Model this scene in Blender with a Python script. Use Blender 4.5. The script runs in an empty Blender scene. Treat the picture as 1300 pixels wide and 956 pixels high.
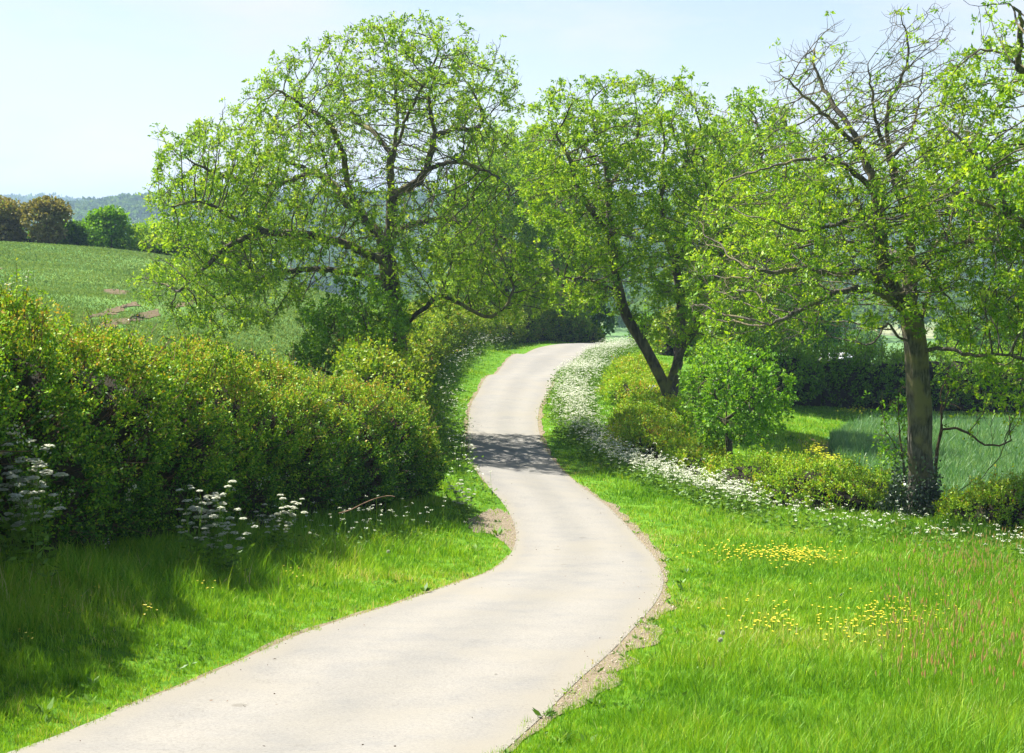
import bpy, math, random
import numpy as np
from mathutils import Vector, Matrix

random.seed(5)
rng = np.random.default_rng(11)
R = math.radians
SC = bpy.context.scene
COL = SC.collection

# ------------------------------------------------------------------ camera
F = 1900.0
PITCH = math.atan(208 / F)
cam_d = bpy.data.cameras.new("camera")
cam_d.sensor_width = 36.0
cam_d.lens = F / 1300 * 36
cam_d.clip_start = 0.1
cam_d.clip_end = 9000
cam = bpy.data.objects.new("camera", cam_d)
COL.objects.link(cam)
cam.location = (0, 0, 0)
cam.rotation_euler = (math.pi / 2 - PITCH, 0, 0)
SC.camera = cam

# ------------------------------------------------------------------ light
SUN_EL = R(54)
SUN_AZ = (-0.84, 0.54)          # horizontal direction from the scene towards the sun
n_ = math.hypot(*SUN_AZ)
sdir = Vector((SUN_AZ[0] / n_ * math.cos(SUN_EL), SUN_AZ[1] / n_ * math.cos(SUN_EL), math.sin(SUN_EL)))
world = bpy.data.worlds.new("World")
SC.world = world
world.use_nodes = True
wn = world.node_tree.nodes
wl = world.node_tree.links
wn.clear()
w_out = wn.new("ShaderNodeOutputWorld")
w_bg = wn.new("ShaderNodeBackground")
w_sky = wn.new("ShaderNodeTexSky")
w_sky.sky_type = 'NISHITA'
w_sky.sun_disc = False
w_sky.sun_elevation = SUN_EL
w_sky.sun_rotation = math.atan2(sdir.x, sdir.y)
w_sky.altitude = 100
w_sky.air_density = 1.0
w_sky.dust_density = 0.6
w_sky.ozone_density = 1.2
# thin high cloud veil
w_tc = wn.new("ShaderNodeTexCoord")
w_map = wn.new("ShaderNodeMapping")
w_map.inputs['Scale'].default_value = (5, 5, 16)
w_noise = wn.new("ShaderNodeTexNoise")
w_noise.inputs['Scale'].default_value = 1.1
w_noise.inputs['Detail'].default_value = 5
w_noise.inputs['Roughness'].default_value = 0.62
w_ramp = wn.new("ShaderNodeValToRGB")
w_ramp.color_ramp.elements[0].position = 0.42
w_ramp.color_ramp.elements[0].color = (0.30, 0.30, 0.30, 1)
w_ramp.color_ramp.elements[1].position = 0.72
w_ramp.color_ramp.elements[1].color = (1.0, 1.0, 1.0, 1)
w_mix = wn.new("ShaderNodeMix")
w_mix.data_type = 'RGBA'
w_mix.inputs[7].default_value = (5.7, 5.95, 6.8, 1)
wl.new(w_tc.outputs['Generated'], w_map.inputs['Vector'])
wl.new(w_map.outputs[0], w_noise.inputs['Vector'])
wl.new(w_noise.outputs['Fac'], w_ramp.inputs['Fac'])
w_sep = wn.new("ShaderNodeSeparateXYZ")
w_mr = wn.new("ShaderNodeMapRange"); w_mr.interpolation_type = 'SMOOTHSTEP'
w_mr.inputs['From Min'].default_value = 0.18; w_mr.inputs['From Max'].default_value = 0.62
w_mr.inputs['To Min'].default_value = 1.0; w_mr.inputs['To Max'].default_value = 0.12
w_mul = wn.new("ShaderNodeMath"); w_mul.operation = 'MULTIPLY'
wl.new(w_tc.outputs['Generated'], w_sep.inputs[0]); wl.new(w_sep.outputs['Z'], w_mr.inputs['Value'])
wl.new(w_ramp.outputs['Color'], w_mul.inputs[0]); wl.new(w_mr.outputs[0], w_mul.inputs[1])
wl.new(w_mul.outputs[0], w_mix.inputs[0])
wl.new(w_sky.outputs[0], w_mix.inputs[6])
wl.new(w_mix.outputs[2], w_bg.inputs['Color'])
w_bg.inputs['Strength'].default_value = 0.05
wl.new(w_bg.outputs[0], w_out.inputs['Surface'])

sun_d = bpy.data.lights.new("sun", 'SUN')
sun_d.energy = 5.0
sun_d.angle = R(0.5)
sun_d.color = (1.0, 0.95, 0.86)
sun = bpy.data.objects.new("sun", sun_d)
COL.objects.link(sun)
sun.rotation_euler = (-sdir).to_track_quat('-Z', 'Y').to_euler()
sun.location = (-40, 30, 60)

SC.view_settings.view_transform = 'Standard'
SC.view_settings.look = 'None'
SC.view_settings.exposure = 1.68
SC.view_settings.gamma = 1.0
SC.view_settings.use_curve_mapping = False
SC.cycles.max_bounces = 8
SC.cycles.diffuse_bounces = 3
SC.cycles.glossy_bounces = 2
SC.cycles.transmission_bounces = 5
SC.cycles.volume_bounces = 0
SC.cycles.use_adaptive_sampling = False
SC.cycles.use_denoising = True

# ------------------------------------------------------------------ helpers
def tag(o, label=None, cat=None, group=None, kind=None):
    if label: o['label'] = label
    if cat: o['category'] = cat
    if group: o['group'] = group
    if kind: o['kind'] = kind
    return o

def ray(px, py):
    x = (px - 650) / F
    y = -(py - 478) / F
    d = np.array([x, math.cos(PITCH) + y * math.sin(PITCH), -math.sin(PITCH) + y * math.cos(PITCH)])
    return d / d[1]

def at(px, py, Y):
    return ray(px, py) * Y

def empty(name, loc, label, cat, group=None):
    o = bpy.data.objects.new(name, None)
    o.empty_display_size = 0.3
    COL.objects.link(o)
    o.location = loc
    tag(o, label, cat, group)
    return o

def mesh_np(name, V, quads=None, tris=None, mat=None, parent=None, tint=None, smooth=False, origin=None, attrs=None, mats=None, midx=None):
    """one mesh object out of numpy arrays; V is in world space"""
    V = np.asarray(V, dtype=np.float32)
    if origin is not None:
        V = V - np.asarray(origin, dtype=np.float32)
    me = bpy.data.meshes.new(name)
    nq = 0 if quads is None else len(quads)
    nt = 0 if tris is None else len(tris)
    me.vertices.add(len(V))
    me.vertices.foreach_set('co', V.ravel())
    loops = []
    if nq: loops.append(np.asarray(quads, dtype=np.int32).ravel())
    if nt: loops.append(np.asarray(tris, dtype=np.int32).ravel())
    L = np.concatenate(loops)
    me.loops.add(len(L))
    me.loops.foreach_set('vertex_index', L)
    me.polygons.add(nq + nt)
    starts = np.concatenate([np.arange(nq, dtype=np.int32) * 4, nq * 4 + np.arange(nt, dtype=np.int32) * 3])
    me.polygons.foreach_set('loop_start', starts.astype(np.int32))
    if smooth:
        me.polygons.foreach_set('use_smooth', np.ones(nq + nt, dtype=bool))
    if mats:
        for m in mats: me.materials.append(m)
        if midx is not None:
            me.polygons.foreach_set('material_index', np.asarray(midx, dtype=np.int32))
    elif mat:
        me.materials.append(mat)
    me.update(calc_edges=True)
    if tint is not None:
        a = me.attributes.new('tint', 'FLOAT', 'POINT')
        a.data.foreach_set('value', np.asarray(tint, dtype=np.float32))
    if attrs:
        for k, v in attrs.items():
            a = me.attributes.new(k, 'FLOAT', 'POINT')
            a.data.foreach_set('value', np.asarray(v, dtype=np.float32))
    o = bpy.data.objects.new(name, me)
    COL.objects.link(o)
    if origin is not None:
        if parent is not None:
            o.parent = parent
        else:
            o.location = origin
    elif parent is not None:
        o.parent = parent
    return o

def unit(v):
    return v / np.maximum(np.linalg.norm(v, axis=-1, keepdims=True), 1e-9)

def rand_dirs(n, r=rng):
    return unit(r.normal(size=(n, 3)))

def leaf_quads(C, U, L, W, bend=0.0, r=rng):
    """rhombic leaves: C base, U direction, L length, W width"""
    n = len(C)
    S = unit(np.cross(U, rand_dirs(n, r)))
    L = np.asarray(L).reshape(-1, 1) * np.ones((n, 1))
    W = np.asarray(W).reshape(-1, 1) * np.ones((n, 1))
    N = np.cross(S, U)
    mid = C + U * L * 0.45
    a = C
    b = mid + S * W * 0.5 + N * W * 0.12
    c = C + U * L
    d = mid - S * W * 0.5 + N * W * 0.12
    V = np.stack([a, b, c, d], axis=1).reshape(-1, 3)
    Q = np.arange(n * 4).reshape(-1, 4)
    return V, Q

class Noise3:
    """cheap smooth noise: sum of random plane waves, about -1..1"""
    def __init__(self, scale, seed, k=10):
        r = np.random.default_rng(seed)
        self.k = rand_dirs(k, r) * (2 * math.pi / scale) * r.uniform(0.6, 1.7, (k, 1))
        self.p = r.uniform(0, 2 * math.pi, k)
    def __call__(self, P):
        return np.sin(P @ self.k.T + self.p).sum(axis=1) / math.sqrt(len(self.p)) * 0.9

def in_poly(px, py, poly):
    poly = np.asarray(poly, dtype=float)
    x0, y0 = poly[:, 0], poly[:, 1]
    x1, y1 = np.roll(x0, -1), np.roll(y0, -1)
    ins = np.zeros(len(px), dtype=bool)
    for a, b, c, d in zip(x0, y0, x1, y1):
        cond = ((b > py) != (d > py))
        if b != d:
            t = (c - a) * (py - b) / (d - b) + a
            ins ^= cond & (px < t)
    return ins

def dist_poly(px, py, pts, closed=True):
    pts = np.asarray(pts, dtype=float)
    best = np.full(len(px), 1e9)
    n = len(pts)
    for i in range(n if closed else n - 1):
        a = pts[i]; b = pts[(i + 1) % n]
        ab = b - a
        t = np.clip(((px - a[0]) * ab[0] + (py - a[1]) * ab[1]) / max(ab @ ab, 1e-9), 0, 1)
        best = np.minimum(best, np.hypot(px - a[0] - t * ab[0], py - a[1] - t * ab[1]))
    return best

def smoothstep(a, b, x):
    t = np.clip((x - a) / (b - a), 0, 1)
    return t * t * (3 - 2 * t)

# ------------------------------------------------------------------ terrain
ctrl_px = [
 # lane, left and right of it: (px, py, depth)
 (20,956,12.7),(330,956,12.7),(640,956,12.7),(250,866,16.2),(480,866,16.2),(730,866,16.2),
 (420,800,20),(620,800,20),(810,800,20),(575,745,25.3),(700,745,25.3),(842,745,25.3),
 (650,700,31.5),(740,700,31.5),(825,700,31.5),(635,640,38.5),(775,640,38.5),(600,590,48),(700,590,48),
 (595,540,58),(683,540,58),(603,500,69),(690,500,69),(617,475,81),(715,475,81),(655,450,99),(740,450,99),
 (720,437,112),(778,437,112),
 # right verge, low hedge, wheat
 (1000,866,16.3),(1300,866,17),(1300,956,13),(1000,800,20.3),(1300,790,21.5),(1000,745,25.8),(1000,700,31.5),
 (1300,740,26.5),(1300,690,33),(1165,650,38),(900,640,39.5),(1250,640,45),(1250,560,62),(1100,530,76),
 (1290,545,70),(1000,530,74),(930,590,48.5),(850,520,60),(800,560,53.5),(800,480,75),(790,450,95),
 (1030,555,62),
 # left verge and bank
 (0,866,15),(0,956,12),(0,752,17.5),(150,742,20.3),(300,706,26),(430,690,29.5),(540,672,33.5),(590,660,36),
 # left field
 (0,308,140),(40,340,95),(40,370,70),(60,400,55),(60,440,44),(150,318,140),(250,332,140),(160,345,105),(160,375,78),(160,405,60),(160,440,48),
 (300,348,120),(300,380,86),(300,410,68),(300,440,56),(330,470,47),(400,380,100),(400,410,76),
]
ctrl = [tuple(at(*c)) for c in ctrl_px]
ctrl += [(-10.5,18,-3.6),(-9.5,30,-4.6),(-30,20,-2.7),(-26,45,-3.3),(0,0,-1.7),(4,6,-3.0),(-4,6,-2.9),(0,9,-3.75),
         (40,60,-10.2),(40,30,-8.2),(40,100,-12),(-60,80,-2.6),(-60,140,-2.6),(-60,30,-2.3),(20,112,-10.6),
         (30,0,-2.5),(-30,0,-1),(-2,112,-9.7),(-8,75,-6.6),(-7,55,-6.6),(-6.5,90,-7.4),(12,10,-4.4),
         (0,160,-16),(30,160,-18),(-40,170,-6)]
CT = np.array(ctrl)
def _phi(r):
    return np.where(r > 1e-6, r * r * np.log(np.maximum(r, 1e-6)), 0)
_xy = CT[:, :2] / 30
_n = len(CT)
_A = np.zeros((_n + 3, _n + 3))
_A[:_n, :_n] = _phi(np.linalg.norm(_xy[:, None] - _xy[None], axis=2)) + np.eye(_n) * 0.004
_P = np.c_[np.ones(_n), _xy]
_A[:_n, _n:] = _P
_A[_n:, :_n] = _P.T
_w = np.linalg.solve(_A, np.r_[CT[:, 2], 0, 0, 0])
def T_near(x, y):
    x = np.clip(x, -65, 50); y = np.clip(y, -5, 165)
    sh = x.shape
    q = np.c_[x.ravel(), y.ravel()] / 30
    out = np.empty(len(q))
    for i in range(0, len(q), 20000):
        s = q[i:i + 20000]
        out[i:i + 20000] = _phi(np.linalg.norm(s[:, None] - _xy[None], axis=2)) @ _w[:_n] + _w[_n] + s @ _w[_n + 1:]
    return out.reshape(sh)
_nz1 = Noise3(420, 3); _nz2 = Noise3(130, 4)
def T_far(x, y):
    sh = x.shape
    X = x.ravel(); Y = y.ravel()
    P = np.c_[X, Y, np.zeros(len(X))]
    z = np.interp(Y, [-100, 100, 160, 200, 250, 400, 600, 900, 1050], [-14, -15, -19, -23, -27.5, -36, -43, -46, -42])
    ang = 650 + 1900 * X / np.maximum(Y, 300)
    top1 = np.interp(ang, [-900, 0, 100, 180, 300, 600, 1050, 1300, 2400], [-12, -10, -6, 3, 5, 5, 9, 13, 10])
    hill = z + (top1 + 44) * smoothstep(950, 1500, Y)
    hill = np.where(Y > 1500, -44 + (top1 + 46) * (1 - smoothstep(1500, 2000, Y)), hill)
    top2 = np.interp(ang, [-900, 0, 150, 600, 1300, 2400], [18, 17, 10, 16, 20, 18])
    hill = hill + (top2 + 44) * smoothstep(2000, 2900, Y) * (Y > 2000)
    hill += _nz1(P) * 3.0 * smoothstep(300, 1200, Y) + _nz2(P) * 1.2 * smoothstep(200, 600, Y)
    return hill.reshape(sh)
def T(x, y):
    x = np.asarray(x, float); y = np.asarray(y, float)
    yc = np.interp(x, [-60, -20, -8, 3, 8, 14, 40], [142, 142, 135, 116, 114, 92, 84])
    w = smoothstep(0, 75, y - yc)
    wx = smoothstep(65, 200, np.abs(x))
    w = np.maximum(w, wx)
    return T_near(x, y) * (1 - w) + T_far(x, y) * w

GX = np.arange(-90, 90.01, 0.5); GY = np.arange(-6, 230.01, 0.5)
GRID = T(*np.meshgrid(GX, GY))
_fine = Noise3(3.0, 31); _fine2 = Noise3(1.3, 32)
def gz(x, y):
    x = np.asarray(x, float); y = np.asarray(y, float)
    fx = np.clip((x - GX[0]) / 0.5, 0, len(GX) - 1.001); fy = np.clip((y - GY[0]) / 0.5, 0, len(GY) - 1.001)
    i = fx.astype(int); j = fy.astype(int); u = fx - i; v = fy - j
    return (GRID[j, i] * (1 - u) * (1 - v) + GRID[j, i + 1] * u * (1 - v) + GRID[j + 1, i] * (1 - u) * v + GRID[j + 1, i + 1] * u * v)

_Ys = np.linspace(9, 225, 2600)
def ground_hit(px, py, near=9):
    d = ray(px, py)
    h = d[2] * _Ys - gz(d[0] * _Ys, _Ys)
    s = np.where((h < 0) & (_Ys >= near))[0]
    Y = _Ys[s[0]] if len(s) else 120.0
    return np.array([d[0] * Y, Y])
def gpoly(pts):
    return np.array([ground_hit(*p) for p in pts])

def resample(P, step):
    P = np.asarray(P, float)
    seg = np.linalg.norm(np.diff(P, axis=0), axis=1)
    s = np.r_[0, np.cumsum(seg)]
    n = max(2, int(round(s[-1] / step)) + 1)
    t = np.linspace(0, s[-1], n)
    return np.stack([np.interp(t, s, P[:, k]) for k in range(P.shape[1])], axis=1)

def catmull(P, per=8):
    P = np.asarray(P, float)
    Q = np.vstack([2 * P[0] - P[1], P, 2 * P[-1] - P[-2]])
    out = []
    for i in range(1, len(Q) - 2):
        for t in np.linspace(0, 1, per, endpoint=False):
            p0, p1, p2, p3 = Q[i - 1:i + 3]
            out.append(0.5 * (2 * p1 + (p2 - p0) * t + (2 * p0 - 5 * p1 + 4 * p2 - p3) * t * t + (3 * p1 - p0 - 3 * p2 + p3) * t ** 3))
    out.append(P[-1])
    return np.array(out)

# lane outline
edgeL = [(-150,1015),(20,956),(150,905),(250,866),(330,830),(420,794),(500,769),(570,745),(622,726),(648,704),(655,682),(650,660),
         (636,637),(616,613),(600,590),(594,560),(595,530),(603,505),(617,480),(640,462),(668,449),(697,440)]
edgeR = [(560,1020),(640,956),(695,905),(735,866),(775,830),(808,795),(835,762),(842,740),(835,715),(815,690),(790,662),
         (760,635),(730,612),(705,588),(690,565),(683,540),(686,515),(697,495),(712,477),(735,460),(757,447),(778,437.5)]
EL = np.vstack([gpoly(edgeL)]); ER = gpoly(edgeR)
for k in range(len(EL)):
    pass
tailL = np.array([[2.4,109.5],[5.2,115],[9.5,120],[15,126],[24,134]])
tailR = np.array([[8.8,114.2],[12.5,118],[17.5,123],[26,130.5]])
EL = np.vstack([EL[:-1], tailL]); ER = np.vstack([ER, tailR[:]])
ELs = resample(catmull(EL), 0.5); ERs = resample(catmull(ER), 0.5)
ROADPOLY = np.vstack([ELs[::2], ERs[::-2]])
# pair both edges by normalised arc length, piecewise between matching control points
def strip(A, B, n):
    a = resample(A, max(np.linalg.norm(np.diff(A, axis=0), axis=1).sum() / n, 1e-3))[:n]
    b = resample(B, max(np.linalg.norm(np.diff(B, axis=0), axis=1).sum() / n, 1e-3))[:n]
    return a, b
def pair_y(A, B, step=0.35):
    """walk both edges together: match by control index"""
    CA = catmull(A, 12); CB = catmull(B, 12)
    n = min(len(CA), len(CB))
    return CA[:n], CB[:n]

def strip_mesh(name, A, B, cross, lift, mat, uvw=None, crown=0.0, **kw):
    n = len(A)
    t = np.linspace(0, 1, cross)
    P = A[:, None] * (1 - t)[None, :, None] + B[:, None] * t[None, :, None]
    z = gz(P[..., 0], P[..., 1]) + lift + crown * (1 - (2 * t - 1) ** 2)[None]
    V = np.dstack([P, z]).reshape(-1, 3)
    idx = np.arange(n * cross).reshape(n, cross)
    Q = np.stack([idx[:-1, :-1], idx[:-1, 1:], idx[1:, 1:], idx[1:, :-1]], axis=-1).reshape(-1, 4)
    T_ = np.tile(np.minimum(t, 1 - t) * 2, n)
    return mesh_np(name, V, Q, mat=mat, smooth=True, attrs={'across': T_}, **kw)

# ------------------------------------------------------------------ materials
def new_mat(name):
    m = bpy.data.materials.new(name)
    m.use_nodes = True
    nt = m.node_tree
    nt.nodes.clear()
    return m, nt.nodes, nt.links

KA = 0.80
def ramp(nodes, stops, k=1.0):
    stops = [(p, tuple(v * k for v in c)) for p, c in stops]
    r = nodes.new("ShaderNodeValToRGB")
    els = r.color_ramp.elements
    while len(els) > 1: els.remove(els[-1])
    for i, (p, c) in enumerate(stops):
        e = els[0] if i == 0 else els.new(p)
        e.position = p
        e.color = (*c, 1)
    return r

KL = 0.84
def leaf_mat(name, stops, trans=0.36, tcol=(1.3, 1.15, 0.45), patch=0.0, pscale=0.5, gloss=0.02, patch_col=None):
    stops = [(p, tuple(v * KL for v in c)) for p, c in stops]
    m, N, L = new_mat(name)
    out = N.new("ShaderNodeOutputMaterial")
    at_ = N.new("ShaderNodeAttribute"); at_.attribute_name = 'tint'
    rp = ramp(N, stops)
    col = rp.outputs['Color']
    fac = at_.outputs['Fac']
    if patch:
        g = N.new("ShaderNodeNewGeometry")
        nz = N.new("ShaderNodeTexNoise"); nz.inputs['Scale'].default_value = pscale; nz.inputs['Detail'].default_value = 3
        L.new(g.outputs['Position'], nz.inputs['Vector'])
        ma = N.new("ShaderNodeMath"); ma.operation = 'MULTIPLY_ADD'
        ma.inputs[1].default_value = patch * 2; ma.inputs[2].default_value = -patch
        L.new(nz.outputs['Fac'], ma.inputs[0])
        ad = N.new("ShaderNodeMath"); ad.operation = 'ADD'
        L.new(ma.outputs[0], ad.inputs[0]); L.new(at_.outputs['Fac'], ad.inputs[1])
        fac = ad.outputs[0]
    L.new(fac, rp.inputs['Fac'])
    df = N.new("ShaderNodeBsdfDiffuse"); tr = N.new("ShaderNodeBsdfTranslucent"); gl = N.new("ShaderNodeBsdfGlossy")
    gl.inputs['Roughness'].default_value = 0.5
    gl.inputs['Color'].default_value = (0.9, 0.95, 0.9, 1)
    mu = N.new("ShaderNodeMix"); mu.data_type = 'RGBA'; mu.blend_type = 'MULTIPLY'; mu.inputs[0].default_value = 1
    mu.inputs[7].default_value = (*tcol, 1)
    L.new(col, mu.inputs[6]); L.new(col, df.inputs['Color']); L.new(mu.outputs[2], tr.inputs['Color'])
    mx = N.new("ShaderNodeMixShader"); mx.inputs[0].default_value = trans
    L.new(df.outputs[0], mx.inputs[1]); L.new(tr.outputs[0], mx.inputs[2])
    m2 = N.new("ShaderNodeMixShader"); m2.inputs[0].default_value = gloss
    L.new(mx.outputs[0], m2.inputs[1]); L.new(gl.outputs[0], m2.inputs[2])
    L.new(m2.outputs[0], out.inputs['Surface'])
    return m

def bark_mat(name, c1, c2, c3, scale=6.0, lichen=None, bump=0.4):
    m, N, L = new_mat(name)
    out = N.new("ShaderNodeOutputMaterial")
    b = N.new("ShaderNodeBsdfPrincipled"); b.inputs['Roughness'].default_value = 0.9
    b.inputs['Specular IOR Level'].default_value = 0.15
    g = N.new("ShaderNodeNewGeometry")
    mp = N.new("ShaderNodeMapping"); mp.inputs['Scale'].default_value = (1, 1, 0.22)
    nz = N.new("ShaderNodeTexNoise"); nz.inputs['Scale'].default_value = scale; nz.inputs['Detail'].default_value = 6
    nz.inputs['Roughness'].default_value = 0.7
    L.new(g.outputs['Position'], mp.inputs['Vector']); L.new(mp.outputs[0], nz.inputs['Vector'])
    rp = ramp(N, [(0.3, c1), (0.5, c2), (0.68, c3)], KA)
    L.new(nz.outputs['Fac'], rp.inputs['Fac'])
    col = rp.outputs['Color']
    if lichen:
        n2 = N.new("ShaderNodeTexNoise"); n2.inputs['Scale'].default_value = 1.6; n2.inputs['Detail'].default_value = 5
        L.new(g.outputs['Position'], n2.inputs['Vector'])
        r2 = ramp(N, [(0.5, (0, 0, 0)), (0.64, (1, 1, 1))])
        L.new(n2.outputs['Fac'], r2.inputs['Fac'])
        mx = N.new("ShaderNodeMix"); mx.data_type = 'RGBA'
        mx.inputs[7].default_value = (*lichen, 1)
        L.new(r2.outputs['Color'], mx.inputs[0]); L.new(col, mx.inputs[6])
        col = mx.outputs[2]
    L.new(col, b.inputs['Base Color'])
    bp = N.new("ShaderNodeBump"); bp.inputs['Strength'].default_value = bump; bp.inputs['Distance'].default_value = 0.05
    L.new(nz.outputs['Fac'], bp.inputs['Height']); L.new(bp.outputs[0], b.inputs['Normal'])
    L.new(b.outputs[0], out.inputs['Surface'])
    return m

def plain_mat(name, c, rough=0.8, metal=0.0, spec=0.3, var=0.15, scale=20):
    m, N, L = new_mat(name)
    out = N.new("ShaderNodeOutputMaterial")
    b = N.new("ShaderNodeBsdfPrincipled"); b.inputs['Roughness'].default_value = rough; b.inputs['Metallic'].default_value = metal
    b.inputs['Specular IOR Level'].default_value = spec
    nz = N.new("ShaderNodeTexNoise"); nz.inputs['Scale'].default_value = scale; nz.inputs['Detail'].default_value = 4
    tc = N.new("ShaderNodeTexCoord"); L.new(tc.outputs['Object'], nz.inputs['Vector'])
    rp = ramp(N, [(0.3, tuple(v * (1 - var) for v in c)), (0.7, tuple(min(v * (1 + var), 1) for v in c))])
    L.new(nz.outputs['Fac'], rp.inputs['Fac']); L.new(rp.outputs['Color'], b.inputs['Base Color'])
    L.new(b.outputs[0], out.inputs['Surface'])
    return m

M = {}
M['ash_leaf'] = leaf_mat('ash_leaf', [(0, (.07,.18,.012)), (.35, (.19,.38,.020)), (.7, (.33,.54,.035)), (1, (.47,.61,.08))], trans=.46, patch=.18, pscale=.35)
M['ash_leaf_green'] = leaf_mat('ash_leaf_green', [(0, (.07,.19,.008)), (.4, (.19,.39,.014)), (.75, (.33,.53,.024)), (1, (.46,.60,.05))], trans=.46, patch=.15, pscale=.4)
M['ash_leaf_right'] = leaf_mat('ash_leaf_right', [(0, (.08,.21,.010)), (.4, (.21,.42,.018)), (.75, (.36,.56,.030)), (1, (.48,.62,.06))], trans=.46, patch=.15, pscale=.4)
M['ash_leaf_ochre'] = leaf_mat('ash_leaf_ochre', [(0, (.09,.19,.012)), (.4, (.23,.37,.018)), (.75, (.37,.49,.03)), (1, (.46,.50,.06))], trans=.46, patch=.2, pscale=.4)
M['maple_leaf'] = leaf_mat('maple_leaf', [(0, (.05,.17,.006)), (.4, (.13,.33,.012)), (.8, (.21,.43,.02)), (1, (.30,.50,.04))], trans=.46, patch=.1, pscale=.7)
M['elder_leaf'] = leaf_mat('elder_leaf', [(0, (.035,.11,.008)), (.5, (.09,.22,.014)), (.85, (.15,.33,.02)), (1, (.22,.40,.03))], trans=.35, patch=.15, pscale=.9)
M['far_leaf'] = leaf_mat('far_leaf', [(0, (.04,.10,.02)), (.5, (.09,.19,.03)), (1, (.16,.27,.04))], trans=.3, patch=.3, pscale=.02, gloss=0)
M['brown_leaf'] = leaf_mat('brown_leaf', [(0, (.09,.10,.02)), (.45, (.21,.20,.055)), (.75, (.33,.29,.10)), (1, (.24,.34,.06))], trans=.3, patch=.3, pscale=.4)
M['dark_leaf'] = leaf_mat('dark_leaf', [(0, (.02,.06,.008)), (.5, (.05,.13,.012)), (1, (.11,.22,.02))], trans=.3, patch=.2, pscale=.5)
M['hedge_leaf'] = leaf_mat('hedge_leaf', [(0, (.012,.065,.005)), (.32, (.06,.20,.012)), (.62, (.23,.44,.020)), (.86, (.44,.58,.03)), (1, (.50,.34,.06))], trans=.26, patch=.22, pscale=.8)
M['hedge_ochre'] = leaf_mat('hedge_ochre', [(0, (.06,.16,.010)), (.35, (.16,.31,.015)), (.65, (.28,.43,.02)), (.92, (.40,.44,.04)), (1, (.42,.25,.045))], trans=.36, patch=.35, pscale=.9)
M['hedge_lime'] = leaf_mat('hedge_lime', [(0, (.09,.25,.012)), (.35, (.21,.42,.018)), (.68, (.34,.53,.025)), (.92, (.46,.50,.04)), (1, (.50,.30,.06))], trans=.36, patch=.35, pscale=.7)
M['hedge_mid'] = leaf_mat('hedge_mid', [(0, (.07,.18,.012)), (.5, (.18,.40,.02)), (1, (.34,.55,.04))], trans=.48, patch=.2, pscale=.5)
M['ivy_leaf'] = leaf_mat('ivy_leaf', [(0, (.012,.04,.008)), (.6, (.03,.09,.012)), (1, (.07,.15,.03))], trans=.15, gloss=.12)
M['grass'] = leaf_mat('grass', [(0, (.05,.18,.008)), (.4, (.18,.41,.018)), (.72, (.34,.545,.034)), (.88, (.47,.55,.09)), (1, (.66,.58,.32))], trans=.30, patch=.34, pscale=.45, gloss=.02)
M['wheat'] = leaf_mat('wheat', [(0, (.04,.15,.045)), (.5, (.12,.31,.09)), (1, (.30,.46,.19))], trans=.35, patch=.35, pscale=.35, gloss=.06)
M['crop'] = leaf_mat('crop', [(0, (.08,.16,.055)), (.5, (.15,.26,.085)), (1, (.27,.35,.12))], trans=.3, patch=.35, pscale=.12, gloss=.0)
M['seed_grass'] = leaf_mat('seed_grass', [(0, (.50,.52,.28)), (.5, (.66,.58,.38)), (1, (.68,.46,.33))], trans=.3)
M['white_flower'] = leaf_mat('white_flower', [(0, (.50,.54,.36)), (.5, (.70,.72,.58)), (1, (.84,.84,.76))], trans=.3, tcol=(1, 1, .9), gloss=0)
M['parsley_green'] = leaf_mat('parsley_green', [(0, (.07,.17,.02)), (1, (.19,.35,.04))], trans=.35)
M['yellow_flower'] = leaf_mat('yellow_flower', [(0, (.75,.55,.01)), (1, (.85,.72,.03))], trans=.25, tcol=(1, 1, .5), gloss=.05)
M['lime_flower'] = leaf_mat('lime_flower', [(0, (.45,.50,.02)), (1, (.72,.66,.03))], trans=.25, tcol=(1, 1, .5), gloss=.02)
M['bark'] = bark_mat('bark', (.035,.03,.023), (.10,.088,.068), (.19,.17,.13), 7, lichen=(.16,.15,.06))
M['bark_pale'] = bark_mat('bark_pale', (.035,.032,.026), (.12,.108,.088), (.26,.24,.195), 17, lichen=(.19,.165,.085), bump=.9)
M['bark_brown'] = bark_mat('bark_brown', (.04,.03,.02), (.12,.085,.05), (.22,.16,.10), 9)
M['twig'] = bark_mat('twig', (.05,.03,.02), (.16,.10,.06), (.30,.20,.13), 9)
M['hedge_core'] = bark_mat('hedge_core', (.008,.010,.004), (.022,.022,.010), (.045,.035,.018), 9, bump=1.0)  # twig mass, its colour darkened to stand for shade inside the hedge

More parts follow.
